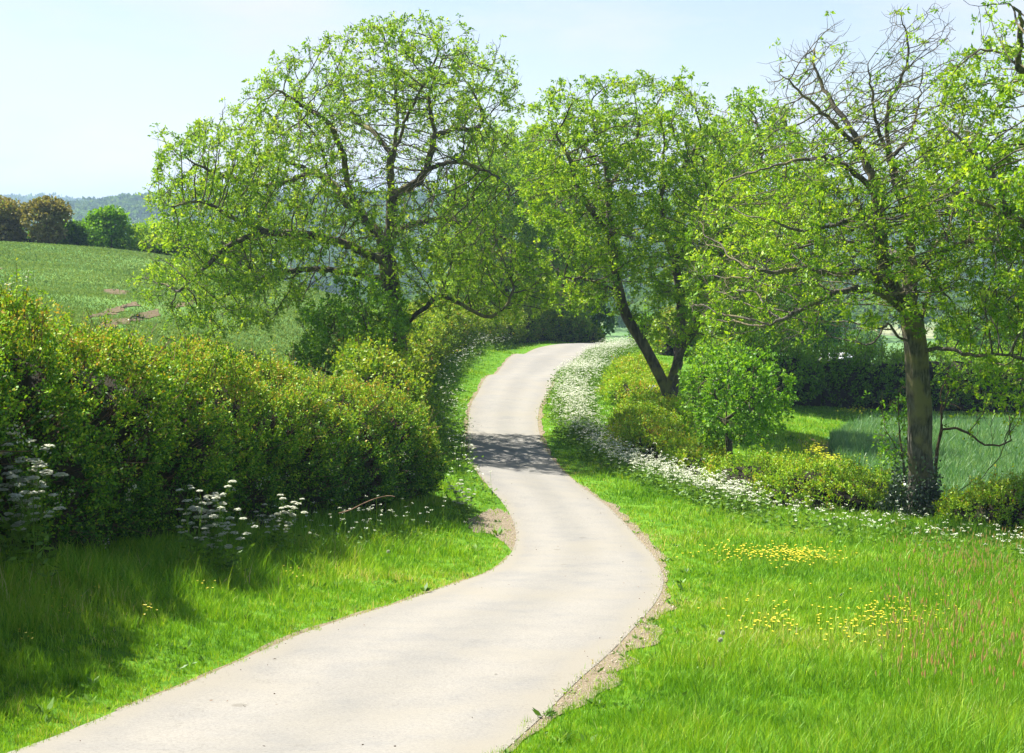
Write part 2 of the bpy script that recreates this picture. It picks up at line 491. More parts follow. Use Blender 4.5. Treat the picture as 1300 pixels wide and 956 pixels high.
# ground material
def ground_material():
    m, N, L = new_mat('ground')
    out = N.new("ShaderNodeOutputMaterial")
    b = N.new("ShaderNodeBsdfPrincipled"); b.inputs['Roughness'].default_value = 0.95; b.inputs['Specular IOR Level'].default_value = 0.1
    g = N.new("ShaderNodeNewGeometry")
    def noise(s, d=5, r=.6):
        n = N.new("ShaderNodeTexNoise"); n.inputs['Scale'].default_value = s; n.inputs['Detail'].default_value = d
        n.inputs['Roughness'].default_value = r
        L.new(g.outputs['Position'], n.inputs['Vector']); return n
    def mix(fac, a, b_):
        x = N.new("ShaderNodeMix"); x.data_type = 'RGBA'
        if isinstance(fac, float): x.inputs[0].default_value = fac
        else: L.new(fac, x.inputs[0])
        for s, v in ((6, a), (7, b_)):
            if isinstance(v, tuple): x.inputs[s].default_value = (*v, 1)
            else: L.new(v, x.inputs[s])
        return x.outputs[2]
    def attr(n):
        a = N.new("ShaderNodeAttribute"); a.attribute_name = n; return a.outputs['Fac']
    n1 = noise(2.2, 6); n2 = noise(.15, 4); n3 = noise(9, 5)
    gr = ramp(N, [(.3, (.045,.12,.008)), (.5, (.09,.22,.012)), (.7, (.15,.28,.02))], KA); L.new(n1.outputs['Fac'], gr.inputs['Fac'])
    col = gr.outputs['Color']
    cr = ramp(N, [(.3, (.06,.15,.03)), (.5, (.11,.235,.05)), (.68, (.19,.30,.06)), (.8, (.28,.26,.10))], KA); L.new(n3.outputs['Fac'], cr.inputs['Fac'])
    cr2 = ramp(N, [(.35, (.05,.15,.035)), (.65, (.16,.27,.06))], KA); L.new(n2.outputs['Fac'], cr2.inputs['Fac'])
    crop = mix(.45, cr.outputs['Color'], cr2.outputs['Color'])
    col = mix(attr('crop'), col, crop)
    wr = ramp(N, [(.3, (.02,.08,.025)), (.7, (.06,.17,.05))], KA); L.new(n1.outputs['Fac'], wr.inputs['Fac'])
    col = mix(attr('wheat'), col, wr.outputs['Color'])
    sr = ramp(N, [(.3, (.20,.13,.06)), (.7, (.36,.25,.13))], KA); L.new(n3.outputs['Fac'], sr.inputs['Fac'])
    col = mix(attr('soil'), col, sr.outputs['Color'])
    # far patchwork of fields
    vo = N.new("ShaderNodeTexVoronoi"); vo.inputs['Scale'].default_value = .0052; vo.inputs['Randomness'].default_value = .9
    L.new(g.outputs['Position'], vo.inputs['Vector'])
    sp = N.new("ShaderNodeSeparateColor"); L.new(vo.outputs['Color'], sp.inputs[0])
    fr = ramp(N, [(0, (.07,.17,.06)), (.35, (.13,.24,.07)), (.55, (.09,.20,.10)), (.75, (.22,.27,.12)), (.95, (.33,.33,.20))], KA)
    L.new(sp.outputs[0], fr.inputs['Fac'])
    far = mix(.25, fr.outputs['Color'], cr2.outputs['Color'])
    col = mix(attr('far'), col, far)
    L.new(col, b.inputs['Base Color'])
    bp = N.new("ShaderNodeBump"); bp.inputs['Strength'].default_value = .8; bp.inputs['Distance'].default_value = .06
    L.new(n3.outputs['Fac'], bp.inputs['Height']); L.new(bp.outputs[0], b.inputs['Normal'])
    L.new(b.outputs[0], out.inputs['Surface'])
    return m
M['ground'] = ground_material()

def road_material():
    m, N, L = new_mat('lane_surface')
    out = N.new("ShaderNodeOutputMaterial")
    b = N.new("ShaderNodeBsdfPrincipled"); b.inputs['Roughness'].default_value = 0.85; b.inputs['Specular IOR Level'].default_value = 0.25
    g = N.new("ShaderNodeNewGeometry")
    def noise(s, d=5, r=.6):
        n = N.new("ShaderNodeTexNoise"); n.inputs['Scale'].default_value = s; n.inputs['Detail'].default_value = d
        n.inputs['Roughness'].default_value = r
        L.new(g.outputs['Position'], n.inputs['Vector']); return n
    fine = noise(30, 5, .8); mid = noise(1.3, 5); big = noise(.35, 4)
    c1 = ramp(N, [(.3, (.146,.140,.127)), (.5, (.194,.187,.171)), (.72, (.240,.232,.212))]); L.new(fine.outputs['Fac'], c1.inputs['Fac'])
    c2 = ramp(N, [(.28, (.87,.88,.90)), (.5, (1,.99,.97)), (.72, (1.07,1.05,1.0))]); L.new(mid.outputs['Fac'], c2.inputs['Fac'])
    mu = N.new("ShaderNodeMix"); mu.data_type = 'RGBA'; mu.blend_type = 'MULTIPLY'; mu.inputs[0].default_value = 1
    L.new(c1.outputs['Color'], mu.inputs[6]); L.new(c2.outputs['Color'], mu.inputs[7])
    # sandy grit in drifts and at the edges
    at_ = N.new("ShaderNodeAttribute"); at_.attribute_name = 'across'
    ed = N.new("ShaderNodeMapRange"); ed.inputs['From Min'].default_value = 0; ed.inputs['From Max'].default_value = .22
    ed.inputs['To Min'].default_value = .34; ed.inputs['To Max'].default_value = 0
    L.new(at_.outputs['Fac'], ed.inputs['Value'])
    ad = N.new("ShaderNodeMath"); ad.operation = 'ADD'; L.new(big.outputs['Fac'], ad.inputs[0]); L.new(ed.outputs[0], ad.inputs[1])
    a3 = N.new("ShaderNodeMath"); a3.operation = 'MULTIPLY_ADD'; a3.inputs[1].default_value = .35; L.new(fine.outputs['Fac'], a3.inputs[0]); L.new(ad.outputs[0], a3.inputs[2])
    sf = ramp(N, [(.66, (0,0,0)), (.9, (1,1,1))]); L.new(a3.outputs[0], sf.inputs['Fac'])
    sand = N.new("ShaderNodeMix"); sand.data_type = 'RGBA'; sand.inputs[7].default_value = (.205,.19,.157,1)
    L.new(sf.outputs['Color'], sand.inputs[0]); L.new(mu.outputs[2], sand.inputs[6])
    wt = ramp(N, [(.2, (.97,.97,.97)), (.45, (1.05,1.05,1.05)), (.62, (1.05,1.05,1.05)), (.9, (.94,.945,.95))]); L.new(at_.outputs['Fac'], wt.inputs['Fac'])
    wm = N.new("ShaderNodeMix"); wm.data_type = 'RGBA'; wm.blend_type = 'MULTIPLY'; wm.inputs[0].default_value = 1
    L.new(sand.outputs[2], wm.inputs[6]); L.new(wt.outputs['Color'], wm.inputs[7])
    # few dark tar marks
    vo = N.new("ShaderNodeTexVoronoi"); vo.inputs['Scale'].default_value = .55
    L.new(g.outputs['Position'], vo.inputs['Vector'])
    dk = ramp(N, [(.035, (1,1,1)), (.055, (0,0,0))]); L.new(vo.outputs['Distance'], dk.inputs['Fac'])
    dm = N.new("ShaderNodeMix"); dm.data_type = 'RGBA'; dm.inputs[7].default_value = (.11,.10,.08,1)
    dd = N.new("ShaderNodeMath"); dd.operation = 'MULTIPLY'; dd.inputs[1].default_value = .55; L.new(dk.outputs['Color'], dd.inputs[0])
    L.new(dd.outputs[0], dm.inputs[0]); L.new(wm.outputs[2], dm.inputs[6])
    cn = noise(.9, 7, .62); cm = noise(.23, 2)
    sb = N.new("ShaderNodeMath"); sb.operation = 'SUBTRACT'; sb.inputs[1].default_value = .5; L.new(cn.outputs['Fac'], sb.inputs[0])
    ab = N.new("ShaderNodeMath"); ab.operation = 'ABSOLUTE'; L.new(sb.outputs[0], ab.inputs[0])
    ck = ramp(N, [(.0012, (1,1,1)), (.0035, (0,0,0))]); L.new(ab.outputs[0], ck.inputs['Fac'])
    km = ramp(N, [(.54, (0,0,0)), (.62, (.5,.5,.5))]); L.new(cm.outputs['Fac'], km.inputs['Fac'])
    kk = N.new("ShaderNodeMath"); kk.operation = 'MULTIPLY'; L.new(ck.outputs['Color'], kk.inputs[0]); L.new(km.outputs['Color'], kk.inputs[1])
    cx = N.new("ShaderNodeMix"); cx.data_type = 'RGBA'; cx.inputs[7].default_value = (.07,.065,.055,1)
    L.new(kk.outputs[0], cx.inputs[0]); L.new(dm.outputs[2], cx.inputs[6])
    gn = noise(75, 2, .5)
    gs = ramp(N, [(.28, (.72,.72,.72)), (.40, (1,1,1)), (.62, (1,1,1)), (.74, (1.18,1.17,1.15))]); L.new(gn.outputs['Fac'], gs.inputs['Fac'])
    gm = N.new("ShaderNodeMix"); gm.data_type = 'RGBA'; gm.blend_type = 'MULTIPLY'; gm.inputs[0].default_value = 1
    L.new(cx.outputs[2], gm.inputs[6]); L.new(gs.outputs['Color'], gm.inputs[7])
    L.new(gm.outputs[2], b.inputs['Base Color'])
    bp = N.new("ShaderNodeBump"); bp.inputs['Strength'].default_value = .35; bp.inputs['Distance'].default_value = .01
    L.new(fine.outputs['Fac'], bp.inputs['Height']); L.new(bp.outputs[0], b.inputs['Normal'])
    L.new(b.outputs[0], out.inputs['Surface'])
    return m
M['road'] = road_material()
M['grit'] = bark_mat('grit', (.15,.11,.065), (.24,.195,.13), (.33,.28,.20), 30, bump=.6)
M['stone'] = plain_mat('stone', (.42,.37,.29), var=.3, scale=40)

# ------------------------------------------------------------------ the ground sheet
def grow_axis(a, b, step, lo, hi):
    mid = np.arange(a, b + 1e-6, step)
    up = [b]; s = step
    while up[-1] < hi:
        s *= 1.13; up.append(up[-1] + s)
    dn = [a]; s = step
    while dn[-1] > lo:
        s *= 1.16; dn.append(dn[-1] - s)
    return np.r_[dn[1:][::-1], mid, up[1:]]
gx = grow_axis(-60, 60, 0.5, -3200, 3200)
gy = grow_axis(-4, 190, 0.5, -120, 5200)
MX, MY = np.meshgrid(gx, gy)
MZ = T(MX, MY)
nr, nc = MX.shape
V = np.stack([MX, MY, MZ], -1).reshape(-1, 3)
idx = np.arange(nr * nc).reshape(nr, nc)
Q = np.stack([idx[:-1, :-1], idx[:-1, 1:], idx[1:, 1:], idx[1:, :-1]], -1).reshape(-1, 4)
xs, ys = V[:, 0], V[:, 1]
WHEAT_PX = [(1045,556),(1100,534),(1500,545),(1500,660),(1300,648),(1180,640),(1080,612),(1050,580)]
WHEAT = gpoly(WHEAT_PX)
hedge1_path = np.array([(-9.9,6),(-9.2,10),(-8.5,14),(-8.0,17.5),(-7.4,22),(-6.65,26),(-5.7,30),(-4.5,34),(-3.3,37.2),(-2.7,38.6)])
hedge2_path = np.array([(-3.6,42),(-4.2,47),(-4.8,56),(-5.1,66),(-5.0,76),(-4.5,88),(-2.9,102),(-.6,112),(3.5,121),(7,126)])
hl = np.vstack([hedge1_path, hedge2_path])
lx = np.interp(ys, hl[:, 1], hl[:, 0])
a_crop = ((xs < lx - 2.0) & (ys > -4) & (ys < 165) & (xs > -200)).astype(float)
a_wheat = in_poly(xs, ys, WHEAT).astype(float)
SOIL_PX = [([(128,411),(150,405.5),(175,399.5),(203,393)],[(130,417),(150,414),(175,408),(203,399)]),
           ([(112,401),(135,395),(158,387.5),(172,383.5)],[(112,405.5),(135,401),(158,393),(172,388)]),
           ([(133,368),(148,367.5),(160,370)],[(136,372.5),(148,374.5),(158,373)]),
           ([(-5,338),(3,340)],[(-5,342),(3,342)]), ([(218,389),(240,383),(262,379)],[(218,394),(240,388),(262,383)])]
SOIL = [np.vstack([gpoly(a), gpoly([(x, y + 3.5) for x, y in b])[::-1]]) for a, b in SOIL_PX]
a_soil = np.zeros(len(xs))
PATH = gpoly([(1000,550),(1025,556),(1045,572),(1050,590)])
a_soil = np.maximum(a_soil, 1 - smoothstep(.3, .9, dist_poly(xs, ys, PATH, closed=False)))
a_far = np.maximum(smoothstep(150, 190, ys), smoothstep(90, 120, np.abs(xs)))
g_o = mesh_np('ground', V, Q, mat=M['ground'], smooth=True, attrs={'crop': a_crop, 'wheat': a_wheat, 'soil': a_soil, 'far': a_far})
tag(g_o, 'rolling green farmland falling away from the lane', 'ground', kind='structure')

for (pa, pb), lb in zip(SOIL_PX, ('long bare soil streak in the left field', 'second bare soil streak above the long one', 'small bare soil patch up the left field',
                                  'bare soil at the left edge of the photo', 'bare soil streak under the ash crown')):
    a_, b_ = gpoly(pa), gpoly(pb)
    if len(a_) > 2: a_, b_ = catmull(a_, 8), catmull(b_, 8)
    jn = Noise3(1.1, len(lb))
    a_ = a_ + jn(np.c_[a_, a_[:, :1] * 0])[:, None] * .12; b_ = b_ + jn(np.c_[b_, b_[:, :1] * 0])[:, None] * .25
    o = strip_mesh('bare_soil', a_, b_, 5, .03, bark_mat('soil', (.085,.06,.03), (.13,.095,.05), (.175,.135,.075), 4))
    tag(o, lb, 'soil', kind='structure')

# ------------------------------------------------------------------ the lane
CA, CB = pair_y(EL, np.vstack([ER[:-3], ER[-3:]]))
k_ = min(len(EL), len(ER))
CA, CB = pair_y(EL[:k_], ER[:k_])
lane = strip_mesh('lane', CA, CB, 13, 0.02, M['road'], crown=0.04)
tag(lane, 'pale narrow tarmac lane winding away downhill', 'road', kind='structure')

def grit_patch(px_pts, seed):
    """irregular sheet of grit at the lane's edge"""
    P = gpoly(px_pts)
    C = resample(catmull(np.vstack([P, P[:1]]), 6), .12)[:-1]
    c = C.mean(axis=0)
    r_ = np.random.default_rng(seed)
    j = r_.uniform(.93, 1.08, (len(C), 1))
    C = c + (C - c) * j
    rings = [c + (C - c) * t for t in (1, .75, .5, .25)]
    V = np.vstack(rings + [c[None]])
    z = gz(V[:, 0], V[:, 1]) + .012
    V = np.c_[V, z]
    n = len(C); Q = []; Tt = []
    for k in range(3):
        for i in range(n):
            a = k * n + i; b = k * n + (i + 1) % n
            Q.append((a, b, b + n, a + n))
    for i in range(n): Tt.append((3 * n + i, 3 * n + (i + 1) % n, 4 * n))
    return V, np.array(Q), np.array(Tt), C
grit_polys = []
def edge_band(E, side, w0, w1, i0, i1):
    """grit band outside a lane edge"""
    C = catmull(E, 12)
    seg = C[i0 * 12:i1 * 12]
    d = unit(np.gradient(seg, axis=0))
    nrm = np.c_[d[:, 1], -d[:, 0]] * side
    n = len(seg); t = np.linspace(0, 1, n)
    nz = Noise3(1.6, 77 + side)(np.c_[seg, np.zeros(n)])
    w = (w0 + (w1 - w0) * np.sin(t * math.pi)) * (1 + .45 * nz)
    return seg - nrm * .06, seg + nrm * np.maximum(w, .05)[:, None]
bandR1 = edge_band(ER, 1, .05, .28, 7, 12)
bandR2 = edge_band(ER, 1, .05, .36, 1, 7)
bandL1 = edge_band(EL, -1, .03, .10, 2, 9)
bandL2 = edge_band(EL, -1, .03, .15, 13, 21)
bandR3 = edge_band(ER, 1, .03, .18, 12, 21)
for bnd, nm in ((bandR1, 'worn grit edge on the outside of the near bend'), (bandR2, 'sandy grit edge at the lower right of the lane'),
            (bandL1, 'thin earthy edge left of the near lane'), (bandL2, 'thin earthy edge left of the far lane'), (bandR3, 'thin earthy edge right of the far lane')):
    o = strip_mesh('grit_edge', bnd[0], bnd[1], 5, 0.013, M['grit'])
    tag(o, nm, 'grit', kind='structure')
V, Q, Tt, grit_c = grit_patch([(592,662),(612,652),(635,648),(652,660),(658,680),(652,700),(640,690),(622,678),(600,676)], 3)
o = mesh_np('grit_patch', V, Q, Tt, mat=M['grit']); tag(o, 'bare sandy patch at the hedge end beside the lane', 'grit', kind='structure')
NO_GRASS = [ROADPOLY, grit_c]
for bnd in (bandR1, bandR2):
    NO_GRASS.append(np.vstack([bnd[0], bnd[0] * .25 + bnd[1][:] * .75][:1] + [(bnd[0] * .3 + bnd[1] * .7)[::-1]]))

# loose stones
def stones(name, polys, n, size, label):
    C = []
    for P in polys:
        lo, hi = P.min(0), P.max(0)
        q = rng.uniform(lo, hi, (n * 6, 2)); q = q[in_poly(q[:, 0], q[:, 1], P)][:n]
        C.append(q)
    C = np.vstack(C); n = len(C)
    z = gz(C[:, 0], C[:, 1]) + .035
    oct_ = np.array([(1,0,0),(0,1,0),(-1,0,0),(0,-1,0),(0,0,.7),(0,0,-.5)], float)
    tri = np.array([(0,1,4),(1,2,4),(2,3,4),(3,0,4),(1,0,5),(2,1,5),(3,2,5),(0,3,5)])
    s = size * rng.lognormal(0, .45, (n, 1, 1))
    V = (np.c_[C, z][:, None] + oct_[None] * s * rng.uniform(.6, 1.3, (n, 6, 1)))
    Tr = (tri[None] + (np.arange(n) * 6)[:, None, None]).reshape(-1, 3)
    o = mesh_np(name, V.reshape(-1, 3), tris=Tr, mat=M['stone'])
    tag(o, label, 'stones', kind='stuff')
bp_ = [np.vstack([b[0], b[1][::-1]]) for b in (bandR1, bandR2)]
stones('loose_grit', bp_ + [grit_c], 2400, .0065, 'small loose stones and grit along the lane edges')

def debris():
    r = np.random.default_rng(91)
    C = sample_ground(2200, -.3, .25, 12.6, 60, 1.5)
    d = np.minimum(dist_poly(C[:, 0], C[:, 1], ELs[::3], False), dist_poly(C[:, 0], C[:, 1], ERs[::3], False))
    C = C[in_poly(C[:, 0], C[:, 1], ROADPOLY) & (r.uniform(0, 1, len(C)) < .12 + .9 * np.exp(-d / .22))]
    B = np.c_[C, gz(C[:, 0], C[:, 1]) + .055]
    a = r.uniform(0, 6.28, len(C))
    V, Q = leaf_quads(B, unit(np.c_[np.cos(a), np.sin(a), r.normal(0, .15, len(C))]), .035 * r.lognormal(0, .4, len(C)), .014, r=r)
    o = mesh_np('fallen_leaves', V, Q, mat=M['twig'])
    tag(o, 'dry leaf scraps and crumbs scattered on the lane', 'litter', kind='stuff')

# ------------------------------------------------------------------ grass
def blades(name, P, h, w, mat, lean=.35, seg=2, tint=None, up=None, label='', cat='grass', r=rng, jitter=.3, outd=None):
    n = len(P)
    z = gz(P[:, 0], P[:, 1])
    base = np.c_[P, z - .01]
    h = h * r.lognormal(0, jitter, n)
    a = r.uniform(0, 2 * math.pi, n)
    ld = np.c_[np.cos(a), np.sin(a), np.zeros(n)]
    if outd is not None: ld = unit(ld * .5 + outd)
    l = (lean * r.uniform(.2, 1.6, n) * h)[:, None]
    f = r.uniform(0, 2 * math.pi, n)
    s = np.c_[np.cos(f), np.sin(f), np.zeros(n)] * (w * r.uniform(.6, 1.3, n))[:, None] * .5
    upv = np.c_[np.zeros(n), np.zeros(n), h]
    m1 = base + upv * .5 + ld * l * .28
    tip = base + upv * (1 - .25 * (l[:, 0] / np.maximum(h, 1e-4)).clip(0, 1))[:, None] + ld * l
    V = np.stack([base - s, base + s, m1 + s * .75, m1 - s * .75, tip], 1).reshape(-1, 3)
    i = np.arange(n)[:, None] * 5
    Q = i + np.array([[0, 1, 2, 3]]); Tr = i + np.array([[3, 2, 4]])
    if tint is None: tint = r.beta(2, 2.2, n)
    o = mesh_np(name, V, Q, Tr, mat=mat, tint=np.repeat(tint, 5))
    tag(o, label, cat, kind='stuff')
    return o

def sample_ground(n, x0, x1, y0, y1, pw=1.6):
    """points denser near the camera: density ~ y^-pw in area"""
    u = rng.uniform(0, 1, n)
    k = 1 - pw + 1
    if abs(k) < 1e-3: y = y0 * (y1 / y0) ** u
    else: y = (y0 ** k + u * (y1 ** k - y0 ** k)) ** (1 / k)
    s = rng.uniform(x0, x1, n)      # as a fraction of y (view angle)
    return np.c_[s * y, y]

def allowed(P):
    ok = np.ones(len(P), bool)
    for poly in NO_GRASS:
        ok &= ~in_poly(P[:, 0], P[:, 1], poly)
    return ok

debris()
LOWHEDGE_LINE = gpoly([(765,470),(770,520),(790,590),(850,610),(900,640),(1000,672),(1100,690),(1200,700),(1300,735),(1500,760)])
def side_right(P):
    """right of the lane and in front of the low hedge"""
    rx = np.interp(P[:, 1], ERs[:, 1], ERs[:, 0])
    return P[:, 0] > rx - 1.0
def side_left(P):
    lx_ = np.interp(P[:, 1], hl[:, 1], hl[:, 0])
    return (P[:, 0] > lx_ - .5)

NT = 105000; PER = 11
Tc = sample_ground(NT, -.43, .45, 11.5, 118, 2.05)
Tc = Tc[side_left(Tc)]
Tc = Tc[~in_poly(Tc[:, 0], Tc[:, 1], WHEAT)]
dl_t = np.minimum(dist_poly(Tc[:, 0], Tc[:, 1], ELs[::3], False), dist_poly(Tc[:, 0], Tc[:, 1], ERs[::3], False))
in_road = in_poly(Tc[:, 0], Tc[:, 1], ROADPOLY)
in_road &= dl_t > .10
Tc, dl_t = Tc[~in_road], dl_t[~in_road]
nt_ = len(Tc)
C2 = np.c_[Tc, np.zeros(nt_)]
n_mid = Noise3(1.3, 9)(C2); n_big = Noise3(5.5, 19)(C2); n_far = Noise3(14, 29)(C2)
pxs = 650 + F * Tc[:, 0] / Tc[:, 1]
left = Tc[:, 0] < np.interp(Tc[:, 1], ELs[:, 1], ELs[:, 0]) + .5
ht = .06 + .055 * smoothstep(.15, 1.5, dl_t) + .05 * np.clip(n_mid, -1, 1.5) * smoothstep(.3, 1, dl_t)
ht += .12 * smoothstep(1.2, 3.0, dl_t) * left
ht += .08 * smoothstep(1000, 1250, pxs) * (Tc[:, 1] < 36)
ht = np.maximum(ht, .035) * rng.lognormal(0, .22, nt_) * (1 - .45 * smoothstep(40, 110, Tc[:, 1]))
tt_t = rng.normal(0, .13, nt_) + .10 * n_big + .06 * n_far + .20 * (1 - smoothstep(0, .5, dl_t)) + .48
rad_t = .028 * np.maximum(1, Tc[:, 1] / 14)
off = rng.normal(0, 1, (nt_, PER, 2)) * rad_t[:, None, None]
P = (Tc[:, None] + off).reshape(-1, 2)
outd = unit(np.dstack([off, np.zeros((nt_, PER))])).reshape(-1, 3)
rp_ = lambda v: np.repeat(v, PER)
inr = in_poly(P[:, 0], P[:, 1], ROADPOLY)
dr = np.full(len(P), 9.); dr[inr] = np.minimum(dist_poly(P[inr, 0], P[inr, 1], ELs[::2], False), dist_poly(P[inr, 0], P[inr, 1], ERs[::2], False))
creep = .05 + .10 * np.clip(Noise3(.8, 98)(np.c_[P, P[:, :1] * 0]), 0, 1.5)
keep = ~inr | (dr < creep)
for poly in NO_GRASS[1:]:
    ins = in_poly(P[:, 0], P[:, 1], poly)
    keep &= ~ins | (rng.uniform(0, 1, len(P)) < .22)
keep &= rng.uniform(0, 1, len(P)) < rp_(.4 + .6 * smoothstep(0, .3, dl_t))
P, outd = P[keep], outd[keep]
ht_, tt_, y_ = rp_(ht)[keep], rp_(tt_t)[keep], P[:, 1]
ww = .0072 * np.maximum(1, y_ / 14) ** .95
tint = np.clip(tt_ + rng.normal(0, .13, len(P)), 0, 1)
print('grass blades', len(P))
blades('verge_grass', P, ht_, ww, M['grass'], tint=tint, lean=.45, outd=outd, label='bright green grass on both verges of the lane')

# broad leaved weeds among the grass: dock, dandelion and plantain rosettes
def weeds():
    r = np.random.default_rng(33)
    C = sample_ground(2600, -.40, .44, 12, 60, 1.7)
    C = C[side_left(C)]; C = C[~in_poly(C[:, 0], C[:, 1], WHEAT)]
    d = np.minimum(dist_poly(C[:, 0], C[:, 1], ELs[::3], False), dist_poly(C[:, 0], C[:, 1], ERs[::3], False))
    ok = ~in_poly(C[:, 0], C[:, 1], ROADPOLY) & ((Noise3(2.5, 66)(np.c_[C, C[:, :1] * 0]) > .1) | ((d < .3) & (r.uniform(0, 1, len(C)) < .5)))
    C = C[ok]; k = 9
    s_ = .055 * r.lognormal(0, .35, len(C)) * (1 + .5 * smoothstep(15, 35, C[:, 1]))
    B = np.repeat(np.c_[C, gz(C[:, 0], C[:, 1]) + .02], k, 0)
    a = r.uniform(0, 6.28, len(B)); U = unit(np.c_[np.cos(a), np.sin(a), r.uniform(.2, 1.1, len(B))])
    L_ = np.repeat(s_, k) * r.uniform(.7, 1.4, len(B))
    V, Q = leaf_quads(B + U * .02, U, L_, L_ * .36, r=r)
    o = mesh_np('verge_weeds', V, Q, mat=M['parsley_green'], tint=np.repeat(np.repeat(r.uniform(0, 1, len(C)), k), 4))
    tag(o, 'broad leaved weeds dotted through the verge grass', 'weeds', kind='stuff')
weeds()

# wheat
lo, hi = WHEAT.min(0), WHEAT.max(0)
Pw = rng.uniform(lo, hi, (560000, 2)); Pw = Pw[in_poly(Pw[:, 0], Pw[:, 1], WHEAT)]
wob = Noise3(1.5, 71)(np.c_[Pw, Pw[:, :1] * 0]); Pw = Pw[(dist_poly(Pw[:, 0], Pw[:, 1], WHEAT) > .35 + .3 * wob) & (np.abs(np.sin((Pw[:, 0] * .9 - Pw[:, 1] * .43) * math.pi / .36)) > .25)]
Pw = Pw[650 + F * Pw[:, 0] / Pw[:, 1] < 1480][:240000]
blades('wheat_crop', Pw, .36, .026, M['wheat'], lean=.35, label='blue green young wheat growing beyond the right tree', cat='wheat')

# left crop: low broad leaves
Pc = sample_ground(480000, -.46, -.04, 36, 150, 1.7)
lxc = np.interp(Pc[:, 1], hl[:, 1], hl[:, 0])
Pc = Pc[Pc[:, 0] < lxc - 2.2]
sm = np.zeros(len(Pc))
for s in SOIL: sm = np.maximum(sm, .78 * in_poly(Pc[:, 0], Pc[:, 1], s))
nzc = Noise3(14, 23)(np.c_[Pc, np.zeros(len(Pc))])
rowm = .55 * (np.abs(np.sin((Pc[:, 0] * .35 + Pc[:, 1] * .94) * math.pi / 2.4)) < .22)
Pc = Pc[(rng.uniform(0, 1, len(Pc)) > np.maximum(sm, rowm)) & (rng.uniform(0, 1, len(Pc)) < .75 + .3 * nzc)]
blades('field_crop', Pc, .11, .04 * np.maximum(1, Pc[:, 1] / 60), M['crop'], lean=1.1, label='young green crop covering the rising left field', cat='crop')

# ------------------------------------------------------------------ trees
def grow(nodes, parents, A, step=.28, kill=.5, infl=3.0, iters=220, tropism=(0, 0, 0.0), r=rng, maxnodes=30000):
    """space colonisation from an existing skeleton towards attractors A"""
    nodes = [np.asarray(n, float) for n in nodes]; parents = list(parents)
    P = np.array(nodes)
    nid = np.zeros(len(A), int); nd = np.full(len(A), 1e9)
    def upd(newP, off):
        nonlocal nid, nd
        for i in range(0, len(newP), 400):
            ch = newP[i:i + 400]
            d = ((A[:, None] - ch[None]) ** 2).sum(-1)
            j = d.argmin(1); dm = np.sqrt(d[np.arange(len(A)), j])
            b = dm < nd
            nd[b] = dm[b]; nid[b] = off + i + j[b]
    upd(P, 0)
    trop = np.array(tropism)
    kids = {}
    for it in range(iters):
        keep = nd > kill
        A = A[keep]; nid = nid[keep]; nd = nd[keep]
        if len(A) < 3 or len(P) > maxnodes: break
        act = nd < max(infl, nd.min() + .01)
        ids = nid[act]
        dv = unit(A[act] - P[ids])
        uq, inv = np.unique(ids, return_inverse=True)
        S = np.zeros((len(uq), 3)); np.add.at(S, inv, dv)
        S = unit(S) + trop + r.normal(0, .16, S.shape)
        S = unit(S)
        ok = np.array([kids.get(u, 0) < 3 for u in uq])
        if not ok.any(): break
        uq, S = uq[ok], S[ok]
        NP = P[uq] + S * step
        off = len(P)
        for u in uq: kids[u] = kids.get(u, 0) + 1
        P = np.vstack([P, NP]); parents.extend(uq.tolist())
        upd(NP, off)
    return P, np.array(parents)

def skeleton(limbs, step=.3):
    """limbs: arrays of world points; first is the trunk from the root; others attach to the nearest node"""
    nodes = []; par = []
    for k, L in enumerate(limbs):
        pts = catmull(L, 5) if len(L) > 2 else np.asarray(L)
        pts = resample(pts, step)
        if k == 0:
            for i, p in enumerate(pts):
                nodes.append(p); par.append(i - 1)
        else:
            N = np.array(nodes)
            j = int(np.linalg.norm(N - pts[0], axis=1).argmin())
            prev = j
            for p in pts[1:]:
                nodes.append(p + rng.normal(0, .02, 3)); par.append(prev); prev = len(nodes) - 1
    return nodes, par

def radii(par, r_root, r_tip):
    n = len(par)
    def comp(e):
        acc = np.zeros(n)
        for i in range(n - 1, -1, -1):
            if acc[i] == 0: acc[i] = r_tip ** e
            if par[i] >= 0: acc[par[i]] += acc[i]
        return acc ** (1 / e)
    lo, hi = 1.3, 6.0
    for _ in range(14):
        m = (lo + hi) / 2
        if comp(m)[0] > r_root: lo = m
        else: hi = m
    return comp((lo + hi) / 2)

